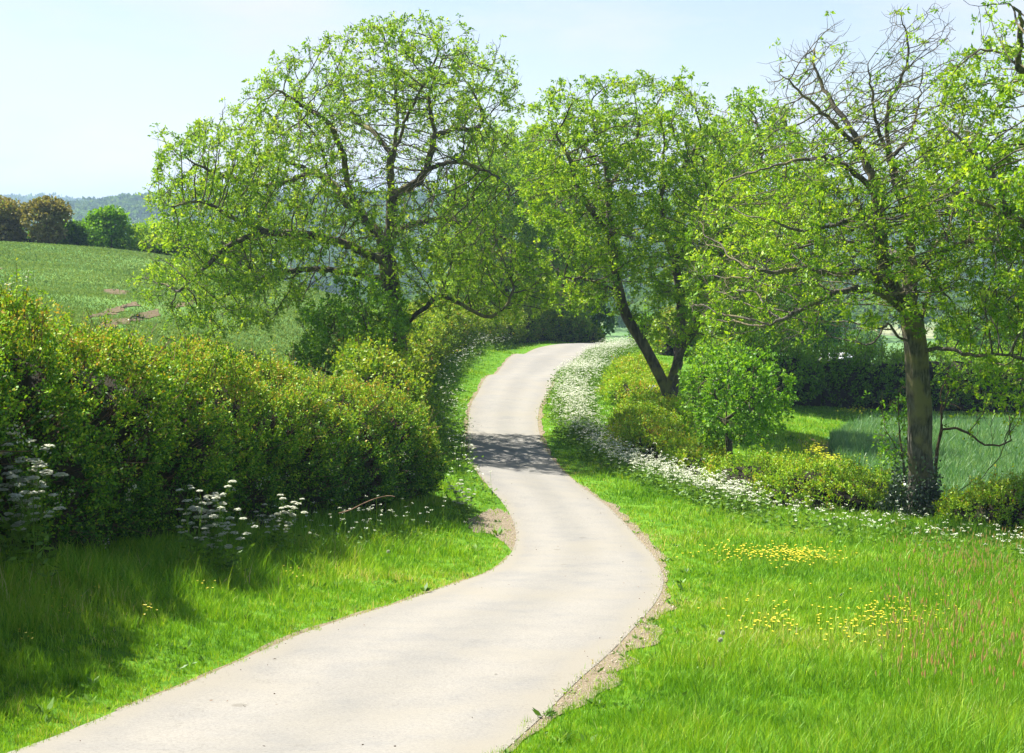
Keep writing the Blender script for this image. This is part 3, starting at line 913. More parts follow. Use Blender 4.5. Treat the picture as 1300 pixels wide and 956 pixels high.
def tubes(P, par, rad, thick_split=None, flare=True):
    """mesh arrays of the branch skeleton, chain by chain; returns dict for 'trunk' and 'branches'"""
    n = len(P)
    ch = [[] for _ in range(n)]
    for i in range(n):
        if par[i] >= 0: ch[par[i]].append(i)
    out = {'trunk': ([], [], 0), 'branches': ([], [], 0)}
    store = {'trunk': [[], [], 0], 'branches': [[], [], 0]}
    starts = [(-1, 0)]
    while starts:
        base, s = starts.pop()
        chain = ([base] if base >= 0 else []) + [s]
        cur = s
        while ch[cur]:
            k = sorted(ch[cur], key=lambda c: -rad[c])
            for o_ in k[1:]: starts.append((cur, o_))
            cur = k[0]; chain.append(cur)
        c = np.array(chain)
        if len(c) < 2: continue
        pts = P[c]; rr = rad[c].copy()
        if base >= 0: rr[0] = min(rr[1] * 1.25, rad[base])
        if base >= 0 and len(c) > 1: rr[0] = rr[1] * 1.15
        R0 = rr.max()
        sides = 26 if R0 > .12 else (7 if R0 > .05 else (4 if R0 > .018 else 3))
        key = 'trunk' if (thick_split and R0 > thick_split) else 'branches'
        d = unit(np.gradient(pts, axis=0))
        ref = np.array([1., 0, 0]) if abs(d[0][0]) < .9 else np.array([0, 1., 0])
        u = unit(np.cross(d[0], ref)); us = [u]
        for i in range(1, len(c)):
            u = us[-1] - d[i] * (us[-1] @ d[i]); us.append(u / max(np.linalg.norm(u), 1e-9))
        U = np.array(us); W = np.cross(d, U)
        th = np.linspace(0, 2 * math.pi, sides, endpoint=False)
        rmul = np.ones((len(c), sides))
        if sides == 26:
            rmul += .07 * np.sin(th * 3 + 1)[None] + .06 * np.sin(th * 5 + pts[:, 2:3] * 1.5) + .045 * np.sin(th * 9 + pts[:, 2:3] * 2.2)
            rmul += .05 * np.sin(pts[:, 2:3] * 3.1 + th)
        ring = pts[:, None] + (U[:, None] * np.cos(th)[None, :, None] + W[:, None] * np.sin(th)[None, :, None]) * (rr[:, None] * rmul)[..., None]
        st = store[key]; off = st[2]
        st[0].append(ring.reshape(-1, 3)); nn = len(c)
        ii = np.arange(nn * sides).reshape(nn, sides) + off
        q = np.stack([ii[:-1], np.roll(ii[:-1], -1, 1), np.roll(ii[1:], -1, 1), ii[1:]], -1).reshape(-1, 4)
        st[1].append(q); st[2] += nn * sides
    return {k: (np.vstack(v[0]), np.vstack(v[1])) for k, v in store.items() if v[2]}

def tufts(C, D, n_leaf, spread, L, W, r=rng, droop=.35, rach=3):
    """C tuft centres, D outward directions; compound-leaf tufts"""
    m = len(C)
    # rachis directions
    rd = unit(D[:, None] * .7 + rand_dirs(m * rach, r).reshape(m, rach, 3) * 1.0 + np.array([0, 0, .15]))
    k = n_leaf
    t = r.uniform(.15, 1, (m, rach, k, 1))
    base = C[:, None, None] + rd[:, :, None] * t * spread + np.array([0, 0, -1.]) * droop * (t ** 2) * spread * .6
    side = rand_dirs(m * rach * k, r).reshape(m, rach, k, 3)
    dirn = unit(rd[:, :, None] * .6 + side * .9 + np.array([0, 0, -droop * .6]))
    base = base.reshape(-1, 3); dirn = dirn.reshape(-1, 3)
    nn = len(base)
    ll = L * r.lognormal(-.08, .33, nn)
    V, Q = leaf_quads(base, dirn, ll, ll * (W / L), r=r)
    tt = np.repeat(r.uniform(-.2, .2, m), rach * k) + r.beta(2.2, 2.2, nn)
    return V, Q, np.clip(np.repeat(tt, 4), 0, 1)

def vol_points(poly, Y0, thick, n, r=rng, shell=.6, edge=.5, squash=1.0, noise=None, thr=-9, ragged=0.0):
    poly = np.asarray(poly, float)
    lo, hi = poly.min(0), poly.max(0)
    out = []
    Rm = edge * min(hi - lo) * .5
    tot = 0
    while tot < n:
        q = r.uniform(lo, hi, (n * 3, 2))
        q = q[in_poly(q[:, 0], q[:, 1], poly)]
        d = dist_poly(q[:, 0], q[:, 1], poly)
        t = np.clip(d / Rm, 0, 1)
        th = thick * np.sqrt(1 - (1 - t) ** 2) + .15
        s = np.sign(r.uniform(-1, 1, len(q))) * r.uniform(0, 1, len(q)) ** shell
        # probability follows local thickness
        acc = r.uniform(0, 1, len(q)) < (th / (thick + .15)) * .75 + .25
        q, th, s = q[acc], th[acc], s[acc]
        rr = np.array([0.0, 0, 0])
        X = (q[:, 0] - 650) / F * Y0
        y_ = -(q[:, 1] - 478) / F
        dy = math.cos(PITCH) + y_ * math.sin(PITCH)
        Z = (-math.sin(PITCH) + y_ * math.cos(PITCH)) / dy * Y0
        X = X / dy
        P = np.c_[X, Y0 + s * th, Z]
        if noise is not None:
            nv = noise(P)
            P = P[(nv > thr) & ((nv > ragged) | (t[acc] > .55))]
        out.append(P); tot += len(P)
    return np.vstack(out)[:n]

def L3(pts, Y0):
    o = []
    for p in pts:
        dy = p[2] if len(p) > 2 else 0
        v = at(p[0], p[1], Y0); v[1] += dy
        o.append(v)
    return np.array(o)

def make_tree(name, label, cat, limbs_px, poly, Y0, thick, n_att, r_root, leaf, bark, seed, kill=.5, step=.28, r_tip=.009,
              leaf_n=4, rach=3, spread=.24, LL=.11, LW=.042, leaf_r=2.6, density=1.0, thr=-.9, nscale=2.2, twigs=1.0, bare=None,
              group=None, extra_attr=None, trop=(0, 0, .06), infl=3.0, root_drop=.35, twig_len=.4, poly_leaf=None, split=.4, shell=.6, droop=.35, fmat=None, clump=.1, clump_s=1.5):
    r = np.random.default_rng(seed)
    nz = Noise3(nscale, seed + 100)
    A = vol_points(poly, Y0, thick, n_att, r, noise=nz, thr=thr, shell=shell)
    if extra_attr is not None: A = np.vstack([A, extra_attr])
    limbs = [L3(l, Y0) if not isinstance(l, np.ndarray) else l for l in limbs_px]
    root = limbs[0][0].copy()
    gzr = float(gz(root[0], root[1]))
    limbs[0][0][2] = min(root[2], gzr) - root_drop if abs(root[2] - gzr) < 3.0 else root[2]
    base = np.array([root[0], root[1], gzr])
    nodes, par = skeleton(limbs, step)
    P, par = grow(nodes, par, A, step, kill, infl, r=r, tropism=trop)
    # smooth a little
    S = P.copy(); n0 = len(nodes)
    pi = par.copy(); pi[pi < 0] = 0
    P[n0:] = .7 * S[n0:] + .3 * S[pi[n0:]]
    cnt = np.zeros(len(P), int); np.add.at(cnt, par[par >= 0], 1)
    rad = radii(par, r_root, r_tip)
    # base flare
    hgt = P[:, 2] - base[2]
    main = rad > r_root * .6
    rad = np.where(main, rad * (1 + .45 * np.exp(-np.maximum(hgt, 0) / .35)), rad)
    # fine twigs at the outer nodes
    outer = np.where(rad < r_tip * leaf_r)[0]
    outer = outer[outer >= n0 // 2]
    tw_src = outer[r.uniform(0, 1, len(outer)) < .45 * twigs]
    d = unit(P[tw_src] - P[par[tw_src]])
    m = len(tw_src)
    tl = twig_len * r.uniform(.4, 1.3, (m, 1))
    td = unit(d + rand_dirs(m, r) * .75 + np.array([0, 0, .25]))
    e1 = P[tw_src] + td * tl * .5
    e2 = e1 + unit(td + rand_dirs(m, r) * .35 + np.array([0, 0, .2])) * tl * .5
    N0 = len(P)
    P2 = np.vstack([P, e1, e2]); par2 = np.r_[par, tw_src, N0 + np.arange(m)]
    rad2 = np.r_[rad, np.full(m, r_tip * .8), np.full(m, r_tip * .5)]
    root_o = empty(name, base, label, cat, group)
    tb = tubes(P2, par2, rad2, thick_split=r_root * split)
    for k, (V, Q) in tb.items():
        mesh_np(k, V, Q, mat=M[bark], parent=root_o, origin=base, smooth=True)
    # leaves
    tips = np.r_[outer, N0 + m + np.arange(m)]
    prob = density * np.ones(len(tips))
    cn = Noise3(clump_s, seed + 55)(P2[tips]); prob = prob * (.06 + .94 * smoothstep(-clump - .22, -clump + .22, cn))
    if bare is not None: prob = prob * bare(P2[tips])
    tips = tips[r.uniform(0, 1, len(tips)) < prob]
    dd = unit(P2[tips] - P2[np.maximum(par2[tips], 0)])
    tb_ = .13 * Noise3(clump_s * 1.3, seed + 77)(P2[tips])
    V, Q, tt = tufts(P2[tips], dd, leaf_n, spread, LL, LW, r, rach=rach, droop=droop)
    tt = np.clip(tt + np.repeat(tb_, len(tt) // len(tips)), 0, 1)
    mesh_np('crown', V, Q, mat=M[leaf], parent=root_o, origin=base, tint=tt)
    print(name, 'nodes', len(P), 'tips', len(tips), 'leaves', len(Q), 'rroot', rad.max())
    return root_o, P2, rad2, par2

# --- left ash (behind the hedge)
def bare1(P):
    pxx = 650 + F * P[:, 0] / P[:, 1]; pyy = 270 - F * P[:, 2] / P[:, 1]
    return 1 - .85 * np.exp(-((pxx - 500) / 120) ** 2 - ((pyy - 205) / 95) ** 2)
t1_poly = [(198,158),(230,172),(262,150),(300,130),(330,95),(370,70),(420,45),(470,30),(530,22),(590,35),(630,50),(650,80),(664,110),(668,140),
           (655,165),(660,200),(640,250),(665,300),(700,340),(705,392),(650,412),(560,398),(520,385),(440,350),(400,380),(340,420),(260,435),(205,400),
           (172,352),(188,300),(186,250),(200,200)]
t1_limbs = [
 [(497,522),(506,470),(503,420),(497,375),(493,340),(490,318)],
 [(490,318),(478,297,.5),(455,273,1),(430,254,1.5),(412,232,2),(385,215,2.5),(345,200,3),(300,190,3)],
 [(490,318),(496,290),(497,250),(495,220),(497,195),(508,178),(515,152),(528,130,-.5),(543,105,-1),(560,70,-1.5)],
 [(455,273,1),(441,235,.3),(437,200,0),(431,178,-.5),(418,155,-1),(395,140,-1.5),(365,120,-2)],
 [(497,250),(530,232,-.8),(552,214,-1.5),(585,209,-2.2),(622,222,-3),(650,240,-3.5)],
 [(538,228,-1),(550,198,-1.5),(554,168,-1.5),(548,130,-2),(560,95,-2)],
 [(554,175,-1.5),(580,164,-.5),(606,164,0),(612,142,.8),(600,115,1)],
 [(497,195),(470,165,1),(447,150,1.8),(430,120,2.4),(420,85,2.6)],
 [(492,335),(450,312,-1),(405,298,-1.8),(350,292,-2.4),(312,275,-2.8),(282,258,-3),(240,262,-3.2)],
 [(350,292,-2.4),(310,310,-3),(280,340,-3.4),(256,362,-3.6)],
 [(498,355),(460,352,1),(400,345,2),(340,350,2.8),(290,370,3.2),(240,395,3.3)],
 [(504,430),(522,405,-.5),(542,388,-1),(562,374,-1.2),(592,386,-1.5),(620,398,-1.8),(641,385,-2),(652,362,-2)],
 [(495,300),(520,285,1.5),(560,280,2.4),(610,290,3),(650,310,3.2)],
 [(497,210),(502,160,.8),(500,110,1),(490,70,1)],
 [(412,232,2),(400,180,1.2),(380,150,1)],
 [(385,215,2.5),(340,235,1),(290,225,.5),(240,205,.3)],
]
make_tree('ash_tree', 'spreading leaning ash tree with wide domed crown rising behind the left hedge', 'tree', t1_limbs, t1_poly, 54, 4.3,
          15000, .33, 'ash_leaf', 'bark', 21, kill=.25, step=.18, trop=(0, 0, .16), thr=-.85, leaf_n=6, rach=4, LL=.095, LW=.043, density=.9, spread=.20, r_tip=.0080, clump=-.02, clump_s=1.5, bare=bare1)

# --- tree filling the gap behind it
t1b_poly = [(550,300),(565,230),(605,170),(645,150),(695,160),(740,200),(775,280),(785,340),(760,400),(745,425),(700,418),(640,410),(575,405),(545,360)]
make_tree('ash_tree', 'dense yellowish tree beyond the lane crest between the two big ash trees', 'tree',
          [[(640,440),(642,400),(640,350),(638,300),(645,250)], [(640,350),(680,310,1),(715,280,1)], [(638,310),(600,280,-1),(580,240,-1)],
           [(641,400),(680,370,-2),(735,355,-3)], [(641,385),(600,365,-2),(565,360,-2)]],
          t1b_poly, 123, 6, 8500, .40, 'ash_leaf', 'bark_brown', 22, kill=.5, step=.35, r_tip=.013, thr=-1.1, leaf_n=6, rach=4,
          LL=.23, LW=.10, spread=.48, density=1.0, clump=.25, clump_s=2.6, twig_len=.5)

# --- forked ash right of the lane
t2_poly = [(668,150),(692,115),(740,100),(800,97),(860,95),(892,120),(905,140),(945,160),(965,220),(960,300),(975,380),(950,435),(885,450),(830,430),
           (800,395),(760,405),(712,395),(685,340),(655,270),(652,200)]
t2_limbs = [
 [(853,540),(849,505),(843,490),(828,458),(812,430),(796,402),(786,372),(780,335),(776,295),(772,245),(768,205),(755,165),(750,130)],
 [(851,508),(862,465,.6),(866,430,1),(870,385,1.4),(862,335,1.8),(850,290,2),(845,240,2),(850,180,2),(840,130,2)],
 [(847,495),(856,460,-.5),(872,425,-1),(890,380,-1.8),(905,330,-2.3),(900,280,-2.5)],
 [(776,300),(752,272,-1),(732,242,-1.5),(722,208,-2),(705,175,-2)],
 [(772,240),(800,200,1),(815,160,1.5),(810,120,1.5)],
 [(862,335,1.8),(890,290,2),(905,230,2),(895,180,2)],
 [(786,372),(750,355,-1),(715,350,-1.5)],
 [(770,210),(735,180,1),(700,150,1)],
 [(845,240,2),(870,210,0),(890,170,0)],
]
make_tree('ash_tree', 'bright green ash tree forking low beside the lane beyond the white flowers', 'tree', t2_limbs, t2_poly, 60, 4.2,
          9000, .30, 'ash_leaf_green', 'bark', 23, kill=.31, step=.22, r_tip=.0085, thr=-1.0, leaf_n=8, rach=4, LL=.105, LW=.05, spread=.26, density=1.0, clump=-.2, clump_s=1.5, trop=(0, 0, .12))

# --- tree behind, between fork and right ash
t3_poly = [(862,260),(870,180),(905,128),(950,112),(995,135),(1030,190),(1050,260),(1045,360),(1010,430),(940,445),(880,420),(858,340)]
make_tree('ash_tree', 'rounded green tree standing far behind between the forked ash and the right ash', 'tree',
          [[(945,500),(948,440),(945,380),(940,320),(950,260)], [(945,380),(985,340,1),(1010,300,1)], [(943,350),(905,310,-1),(890,260,-1)],
           [(950,260),(965,200),(960,150)], [(946,420),(1000,400,-1)]],
          t3_poly, 82, 4.5, 5500, .32, 'ash_leaf_green', 'bark_brown', 24, kill=.44, step=.30, r_tip=.011, thr=-.9, leaf_n=6, rach=4, LL=.17, LW=.08, spread=.38, clump=.1, clump_s=2.0)

# --- big right ash
t4_poly = [(960,95),(1000,60),(1040,28),(1075,60),(1105,70),(1135,15),(1165,-5),(1200,40),(1212,100),(1240,150),(1285,230),(1300,330),(1290,400),(1240,440),
           (1190,425),(1120,415),(1060,430),(1010,445),(960,425),(900,445),(868,395),(872,310),(895,225),(955,190),(985,135)]
t4_limbs = [
 [(1167,652),(1168,610),(1167,560),(1165,500),(1164,455),(1160,430),(1156,405)],
 [(1156,405),(1156,370),(1161,335,.5),(1166,290,.8),(1155,245,1),(1143,200,1),(1140,130,1),(1158,95,1),(1166,55,1),(1158,15,1)],
 [(1156,405),(1140,380,-.3),(1122,357,-.6),(1110,328,-.8),(1105,290,-1),(1098,242,-1),(1085,195,-.8),(1070,158,-.5),(1050,120,0),(1036,75,.3),(1041,45,.3)],
 [(1150,395),(1112,370,-1),(1072,363,-1.6),(1036,368,-2),(1012,378,-2.3),(985,388,-2.6),(955,402,-2.8)],
 [(1110,370,-1),(1092,350,-1.4),(1070,340,-1.8),(1035,344,-2.3),(1000,335,-2.6),(960,340,-2.8),(925,335,-3)],
 [(1162,350),(1190,328,.8),(1213,305,1.4),(1228,290,1.7),(1245,255,2)],
 [(1168,410),(1200,375,1.5),(1222,345,2),(1236,305,2.5),(1262,298,2.8)],
 [(1160,435),(1130,425,-.6),(1115,405,-1),(1090,430,-1.5),(1060,425,-2)],
 [(1098,242,-1),(1060,215,-1.5),(1030,205,-2),(990,208,-2.4),(945,218,-2.6)],
 [(1104,285,-1),(1070,275,-2),(1030,285,-2.5),(985,290,-3),(940,275,-3.2)],
 [(1085,195,-.8),(1050,165,-1.2),(1010,130,-1.5),(975,100,-1.5)],
 [(1143,200,1),(1120,160,.5),(1110,110,.3),(1105,80,.3)],
 [(1143,200,1),(1175,170,1.6),(1195,120,2),(1200,70,2)],
 [(1161,335,.5),(1135,310,1.8),(1120,270,2.4),(1110,230,2.6)],
 [(1165,445),(1195,440,-.8),(1220,445,-1.4),(1260,440,-2)],
]
def bare4(P):
    z = P[:, 2]
    pxx = 650 + F * P[:, 0] / P[:, 1]
    pyy = 270 - F * z / P[:, 1]
    b = 1 - .86 * (1 - smoothstep(120, 250, pyy))
    b = b * (1 - .35 * smoothstep(300, 400, pyy) * (pxx < 1060))
    return b
make_tree('ash_tree', 'large half bare ash tree with stout grey trunk at the right edge of the verge', 'tree', t4_limbs, t4_poly, 38, 3.6,
          12000, .295, 'ash_leaf_right', 'bark_pale', 25, kill=.22, step=.155, r_tip=.006, thr=-.75, nscale=1.6, leaf_n=6, rach=5, LL=.080, LW=.035,
          spread=.19, density=.9, clump=-.42, clump_s=1.0, trop=(0, 0, .22), bare=bare4, twigs=.9, twig_len=.38, infl=2.5)
T4_BASE = at(1167, 652, 38)

# --- ash standing out of frame on the right, its limbs reach in
t5_poly = [(1160,215),(1195,150),(1185,110),(1225,60),(1255,35),(1330,20),(1450,-10),(1540,80),(1560,400),(1470,500),(1330,520),(1240,480),(1200,400),(1230,330),(1150,285)]
t5_limbs = [
 [(1440,700),(1435,600),(1425,500),(1405,430),(1385,390)],
 [(1385,390),(1345,335,-.5),(1302,296,-.8),(1262,272,-1),(1222,256,-1.2),(1185,243,-1.3),(1150,238,-1.4),(1105,216,-1.4)],
 [(1345,335,-.5),(1305,318,.2),(1262,306,.5),(1222,312,.8),(1190,338,1)],
 [(1385,390),(1380,300,1),(1360,200,1),(1330,120,.8),(1290,70,.5),(1250,60,.3)],
 [(1360,200,1),(1400,120,1),(1410,50,1)],
 [(1405,430),(1350,440,-1),(1290,450,-1.5),(1240,440,-1.8)],
 [(1400,420),(1460,330),(1500,220),(1500,120)],
 [(1300,90,.5),(1275,25,-1),(1240,14,-1.2),(1222,18,-1.2),(1196,6,-1.3)],
 [(1262,272,-1),(1240,220,-1),(1215,190,-1),(1190,170,-1)],
]
make_tree('ash_tree', 'leafy ash reaching into view at the right edge of the photo', 'tree', t5_limbs, t5_poly, 35, 3.2,
          7500, .34, 'ash_leaf_right', 'bark_pale', 26, kill=.24, step=.17, r_tip=.0065, thr=-.4, nscale=1.9, leaf_n=5, rach=5, LL=.10, LW=.045,
          spread=.21, density=1.0, clump=-.22, clump_s=1.2, trop=(0, 0, .12), twigs=1.0, infl=3.0)

# --- small bright tree
t6_poly = [(862,520),(866,470),(885,445),(925,432),(972,440),(1000,468),(1010,510),(992,548),(960,562),(925,560),(885,565)]
make_tree('young_tree', 'small round bright green tree growing from the low hedge', 'tree',
          [[(926,600),(926,575),(924,550),(922,520),(925,490)], [(924,560),(945,535,.3),(970,510,.5)], [(923,545),(900,520,-.3),(885,495,-.4)],
           [(924,550),(915,520,.5),(905,480,.5)], [(925,530),(950,500,-.5),(955,470,-.5)]],
          t6_poly, 47, 1.9, 1500, .10, 'maple_leaf', 'bark', 27, kill=.2, step=.15, r_tip=.006, thr=-.35, nscale=1.0, leaf_n=4, rach=4, LL=.085, LW=.065,
          spread=.17, density=1.0, clump=.2, clump_s=.6, twig_len=.2, infl=2.5)

# --- elder bush at the left ash's foot
t7_poly = [(372,400),(392,378),(415,385),(432,350),(462,345),(480,362),(505,372),(528,410),(520,450),(526,505),(470,508),(430,488),(400,470),(380,478),(368,445),(385,425)]
make_tree('elder_bush', 'dark green bushy elder at the foot of the left ash', 'bush',
          [[(488,520),(485,490),(478,460),(470,430)], [(485,490),(455,460,-.4),(425,435,-.5)], [(486,500),(505,460,.2),(500,420,.2)], [(487,505),(450,485,-.5),(410,465,-.8)]],
          t7_poly, 50.5, 1.9, 2200, .08, 'hedge_mid', 'bark_brown', 28, kill=.2, step=.15, r_tip=.006, thr=-.25, nscale=.9, leaf_n=4, rach=4, LL=.11, LW=.06,
          spread=.2, density=1.0, twig_len=.25, infl=2.5)

# --- thin leaning stem beside the right ash
make_tree('sapling', 'thin dark sapling with arching branches beside the right ash trunk', 'sapling',
          [[(1187,652),(1187,610),(1190,570),(1196,545)], [(1196,545),(1215,543),(1245,560),(1262,567),(1285,560)],
           [(1188,640),(1210,620,-.3),(1235,605,-.5),(1262,575,-.6)], [(1190,570),(1200,530,.3),(1210,500,.4)], [(1196,545),(1195,500),(1205,470)]],
          [(1195,470),(1240,455),(1300,480),(1310,530),(1290,575),(1240,560),(1200,540)], 38.6, 1.2, 420, .05, 'ash_leaf_green', 'bark_brown', 29,
          kill=.3, step=.18, r_tip=.006, thr=-.3, leaf_n=3, rach=3, LL=.10, LW=.05, spread=.2, density=.6, infl=2.5)
make_tree('sapling', 'leafy light green sapling left of the right ash trunk', 'sapling',
          [[(1150,650),(1148,600),(1142,550),(1140,500)], [(1146,580),(1125,545,.2)], [(1142,550),(1150,520,-.2)]],
          [(1110,500),(1130,480),(1155,490),(1158,580),(1150,630),(1125,640),(1115,570)], 39.5, .8, 330, .04, 'maple_leaf', 'bark_brown', 30,
          kill=.22, step=.15, r_tip=.005, thr=-.3, leaf_n=3, rach=3, LL=.085, LW=.05, spread=.16, density=.7, infl=2.0)

# ------------------------------------------------------------------ hedges
def hedge(name, label, cat, path, h, w, leafmat, seed, per_m2=24, leaves=20, LL=.055, LW=.035, shoot=.28, nsc=.9, amp=.22, gap=-1.1,
          group=None, base_lift=0.0, tint_top=.0, x_noise=2.5, hfun=None, sticks=0, white=0, splay=.6, core=True, shoot_r=.5, foot=1.0):
    """trimmed hedge: leafy shoots over a dark woody core that blocks light, following the ground"""
    r = np.random.default_rng(seed)
    path = resample(catmull(np.asarray(path, float), 8), .15)
    n = len(path)
    d = unit(np.gradient(path, axis=0)); nr_ = np.c_[d[:, 1], -d[:, 0]]
    seglen = np.linalg.norm(np.diff(path, axis=0), axis=1).sum()
    zc = gz(path[:, 0], path[:, 1])
    base = np.array([*path[n // 2], gz(*path[n // 2])])
    lump = Noise3(nsc * 2.4, seed + 1); lump2 = Noise3(nsc * .8, seed + 2); gapn = Noise3(nsc * 1.6, seed + 3)
    def surf(u, th, scale=1.0):
        """u 0..1 along, th 0..pi across over the top (0 = right foot)"""
        f = u * (n - 1); i = np.clip(f.astype(int), 0, n - 2); t = f - i
        c = path[i] * (1 - t)[:, None] + path[i + 1] * t[:, None]
        nn = unit(nr_[i] * (1 - t)[:, None] + nr_[i + 1] * t[:, None])
        cs, sn = np.cos(th), np.sin(th)
        sn_ = np.abs(sn) ** .6; cs_ = np.sign(cs) * np.abs(cs) ** .5 * (foot + (1 - foot) * sn_)
        endf = np.clip(np.minimum(u, 1 - u) * seglen / (w * .9), 0, 1)
        endf = np.sqrt(1 - (1 - endf) ** 2)
        hh_ = h if hfun is None else h * hfun(u)
        P3 = np.c_[c + nn * (cs_ * w * .5 * scale * (.35 + .65 * endf))[:, None], np.zeros(len(u))]
        zg = gz(P3[:, 0], P3[:, 1])
        zz = sn_ * hh_ * scale * (.25 + .75 * endf)
        P3[:, 2] = zg * (1 - .0) + zz + base_lift
        out = np.c_[nn * cs[:, None], sn * 1.0]
        out = unit(out)
        q = P3.copy()
        a = amp * lump(q) + amp * .5 * lump2(q)
        P3 = P3 + out * a[:, None] * min(1, scale + .1)
        return P3, out
    root = empty(name, base, label, cat, group)
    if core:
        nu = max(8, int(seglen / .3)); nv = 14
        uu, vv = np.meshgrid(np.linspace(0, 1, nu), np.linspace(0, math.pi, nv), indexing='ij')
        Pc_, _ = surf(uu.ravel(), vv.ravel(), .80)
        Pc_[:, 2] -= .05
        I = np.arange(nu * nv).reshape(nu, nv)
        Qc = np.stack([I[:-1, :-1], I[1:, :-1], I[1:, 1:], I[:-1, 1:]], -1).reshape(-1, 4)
        mesh_np('woody_shade_core', Pc_, Qc, mat=M['hedge_core'], parent=root, origin=base, smooth=True)  # solid inner shell for the twig mass, added to block light through the hedge
    hm = h
    area = seglen * (2 * hm + w)
    ns = int(area * per_m2)
    u = r.uniform(0, 1, ns)
    # even over perimeter
    th_s = np.linspace(0.02, math.pi - .02, 200)
    cx = np.sign(np.cos(th_s)) * np.abs(np.cos(th_s)) ** .55 * w * .5; cz = np.abs(np.sin(th_s)) ** .6 * hm
    cl = np.r_[0, np.cumsum(np.hypot(np.diff(cx), np.diff(cz)))]
    th = np.interp(r.uniform(0, cl[-1], ns), cl, th_s)
    S, O = surf(u, th, .93)
    g = gapn(S)
    keep = (g > gap) | (r.uniform(0, 1, ns) < .25)
    S, O, th, u = S[keep], O[keep], th[keep], u[keep]
    ns = len(S)
    sd = unit(O + rand_dirs(ns, r) * splay + np.array([0, 0, .45]))
    sl = shoot * r.lognormal(0, shoot_r, ns)
    # twigs
    s_ = unit(np.cross(sd, rand_dirs(ns, r))) * .006 * max(1, LL / .055)
    a = S - O * .25; b = S + sd * sl[:, None]
    V = np.stack([a - s_, a + s_, b + s_ * .4, b - s_ * .4], 1).reshape(-1, 3)
    Q = np.arange(ns * 4).reshape(-1, 4)
    if sticks:
        i = r.integers(0, ns, sticks)
        sd2 = unit(O[i] + rand_dirs(sticks, r) * 1.1 + np.array([0, 0, .5])); l2 = r.uniform(.3, .8, (sticks, 1))
        s2 = unit(np.cross(sd2, rand_dirs(sticks, r))) * .009
        a = S[i] - O[i] * .1; b = S[i] + sd2 * l2
        V = np.vstack([V, np.stack([a - s2, a + s2, b + s2 * .5, b - s2 * .5], 1).reshape(-1, 3)])
        Q = np.arange(len(V)).reshape(-1, 4)
    mesh_np('twigs', V, Q, mat=M['twig'], parent=root, origin=base)
    # leaves along the shoots
    k = leaves
    t = r.uniform(-.35, 1.0, (ns, k, 1))
    C = S[:, None] + sd[:, None] * sl[:, None, None] * t + r.normal(0, LL * .55, (ns, k, 3))
    D_ = unit(sd[:, None] * .5 + rand_dirs(ns * k, r).reshape(ns, k, 3))
    C = C.reshape(-1, 3); D_ = D_.reshape(-1, 3)
    ll = LL * r.uniform(.6, 1.35, len(C))
    V, Q = leaf_quads(C, D_, ll, ll * LW / LL, r=r)
    tt = np.repeat(r.uniform(-.22, .22, ns) + tint_top * (np.sin(th) - .6), k) + r.beta(2, 2.3, ns * k) * .8 + .08 + .12 * t.reshape(-1)  # tint_top: paler young shoots, plus lit top and shaded face put into leaf colour
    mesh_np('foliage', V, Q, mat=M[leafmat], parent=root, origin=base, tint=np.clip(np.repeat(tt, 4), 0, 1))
    if white:
        wz = Noise3(1.6, seed + 9)(S)
        i = np.where(wz > .35)[0]
        i = r.choice(i, min(white, len(i)), replace=False)
        kk = 9
        C = (S[i] + sd[i] * sl[i][:, None] * .9)[:, None] + r.normal(0, .035, (len(i), kk, 3))
        C = C.reshape(-1, 3)
        V, Q = leaf_quads(C, rand_dirs(len(C), r), .034, .034, r=r)
        mesh_np('blossom', V, Q, mat=M['white_flower'], parent=root, origin=base, tint=r.uniform(0, 1, len(V)))
    print(name, 'shoots', ns, 'leaves', ns * k)
    return root, S, O

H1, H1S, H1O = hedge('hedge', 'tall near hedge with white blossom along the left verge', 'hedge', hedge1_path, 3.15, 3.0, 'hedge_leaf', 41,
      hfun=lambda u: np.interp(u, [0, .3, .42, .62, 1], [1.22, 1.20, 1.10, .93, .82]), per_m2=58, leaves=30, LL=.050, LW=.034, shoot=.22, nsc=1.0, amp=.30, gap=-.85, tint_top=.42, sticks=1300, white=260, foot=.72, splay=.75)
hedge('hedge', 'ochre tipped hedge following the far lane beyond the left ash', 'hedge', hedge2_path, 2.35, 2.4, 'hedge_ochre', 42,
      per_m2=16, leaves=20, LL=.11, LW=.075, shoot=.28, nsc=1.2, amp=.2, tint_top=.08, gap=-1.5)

def mound(label, cx, cy, rx, ry, h, seed, mat='hedge_ochre', tt=.3, LL=.075):
    path = [(cx - rx, cy - ry), (cx, cy), (cx + rx, cy + ry)]
    return path
# low clipped hedge lumps on the right of the lane
SG = 'rounded shrubs right of the lane'
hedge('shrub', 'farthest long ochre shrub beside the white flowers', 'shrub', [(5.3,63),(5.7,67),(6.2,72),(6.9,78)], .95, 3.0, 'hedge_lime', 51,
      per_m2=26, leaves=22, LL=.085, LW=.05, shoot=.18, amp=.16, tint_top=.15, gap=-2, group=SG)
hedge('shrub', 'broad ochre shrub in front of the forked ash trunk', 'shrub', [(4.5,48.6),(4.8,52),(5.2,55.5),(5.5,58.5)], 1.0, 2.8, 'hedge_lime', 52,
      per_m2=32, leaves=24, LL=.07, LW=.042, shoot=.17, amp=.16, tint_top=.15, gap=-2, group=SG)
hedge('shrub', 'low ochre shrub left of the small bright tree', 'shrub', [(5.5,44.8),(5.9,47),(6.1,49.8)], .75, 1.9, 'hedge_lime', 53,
      per_m2=36, leaves=24, LL=.060, LW=.042, shoot=.16, amp=.14, tint_top=.1, gap=-2, group=SG)
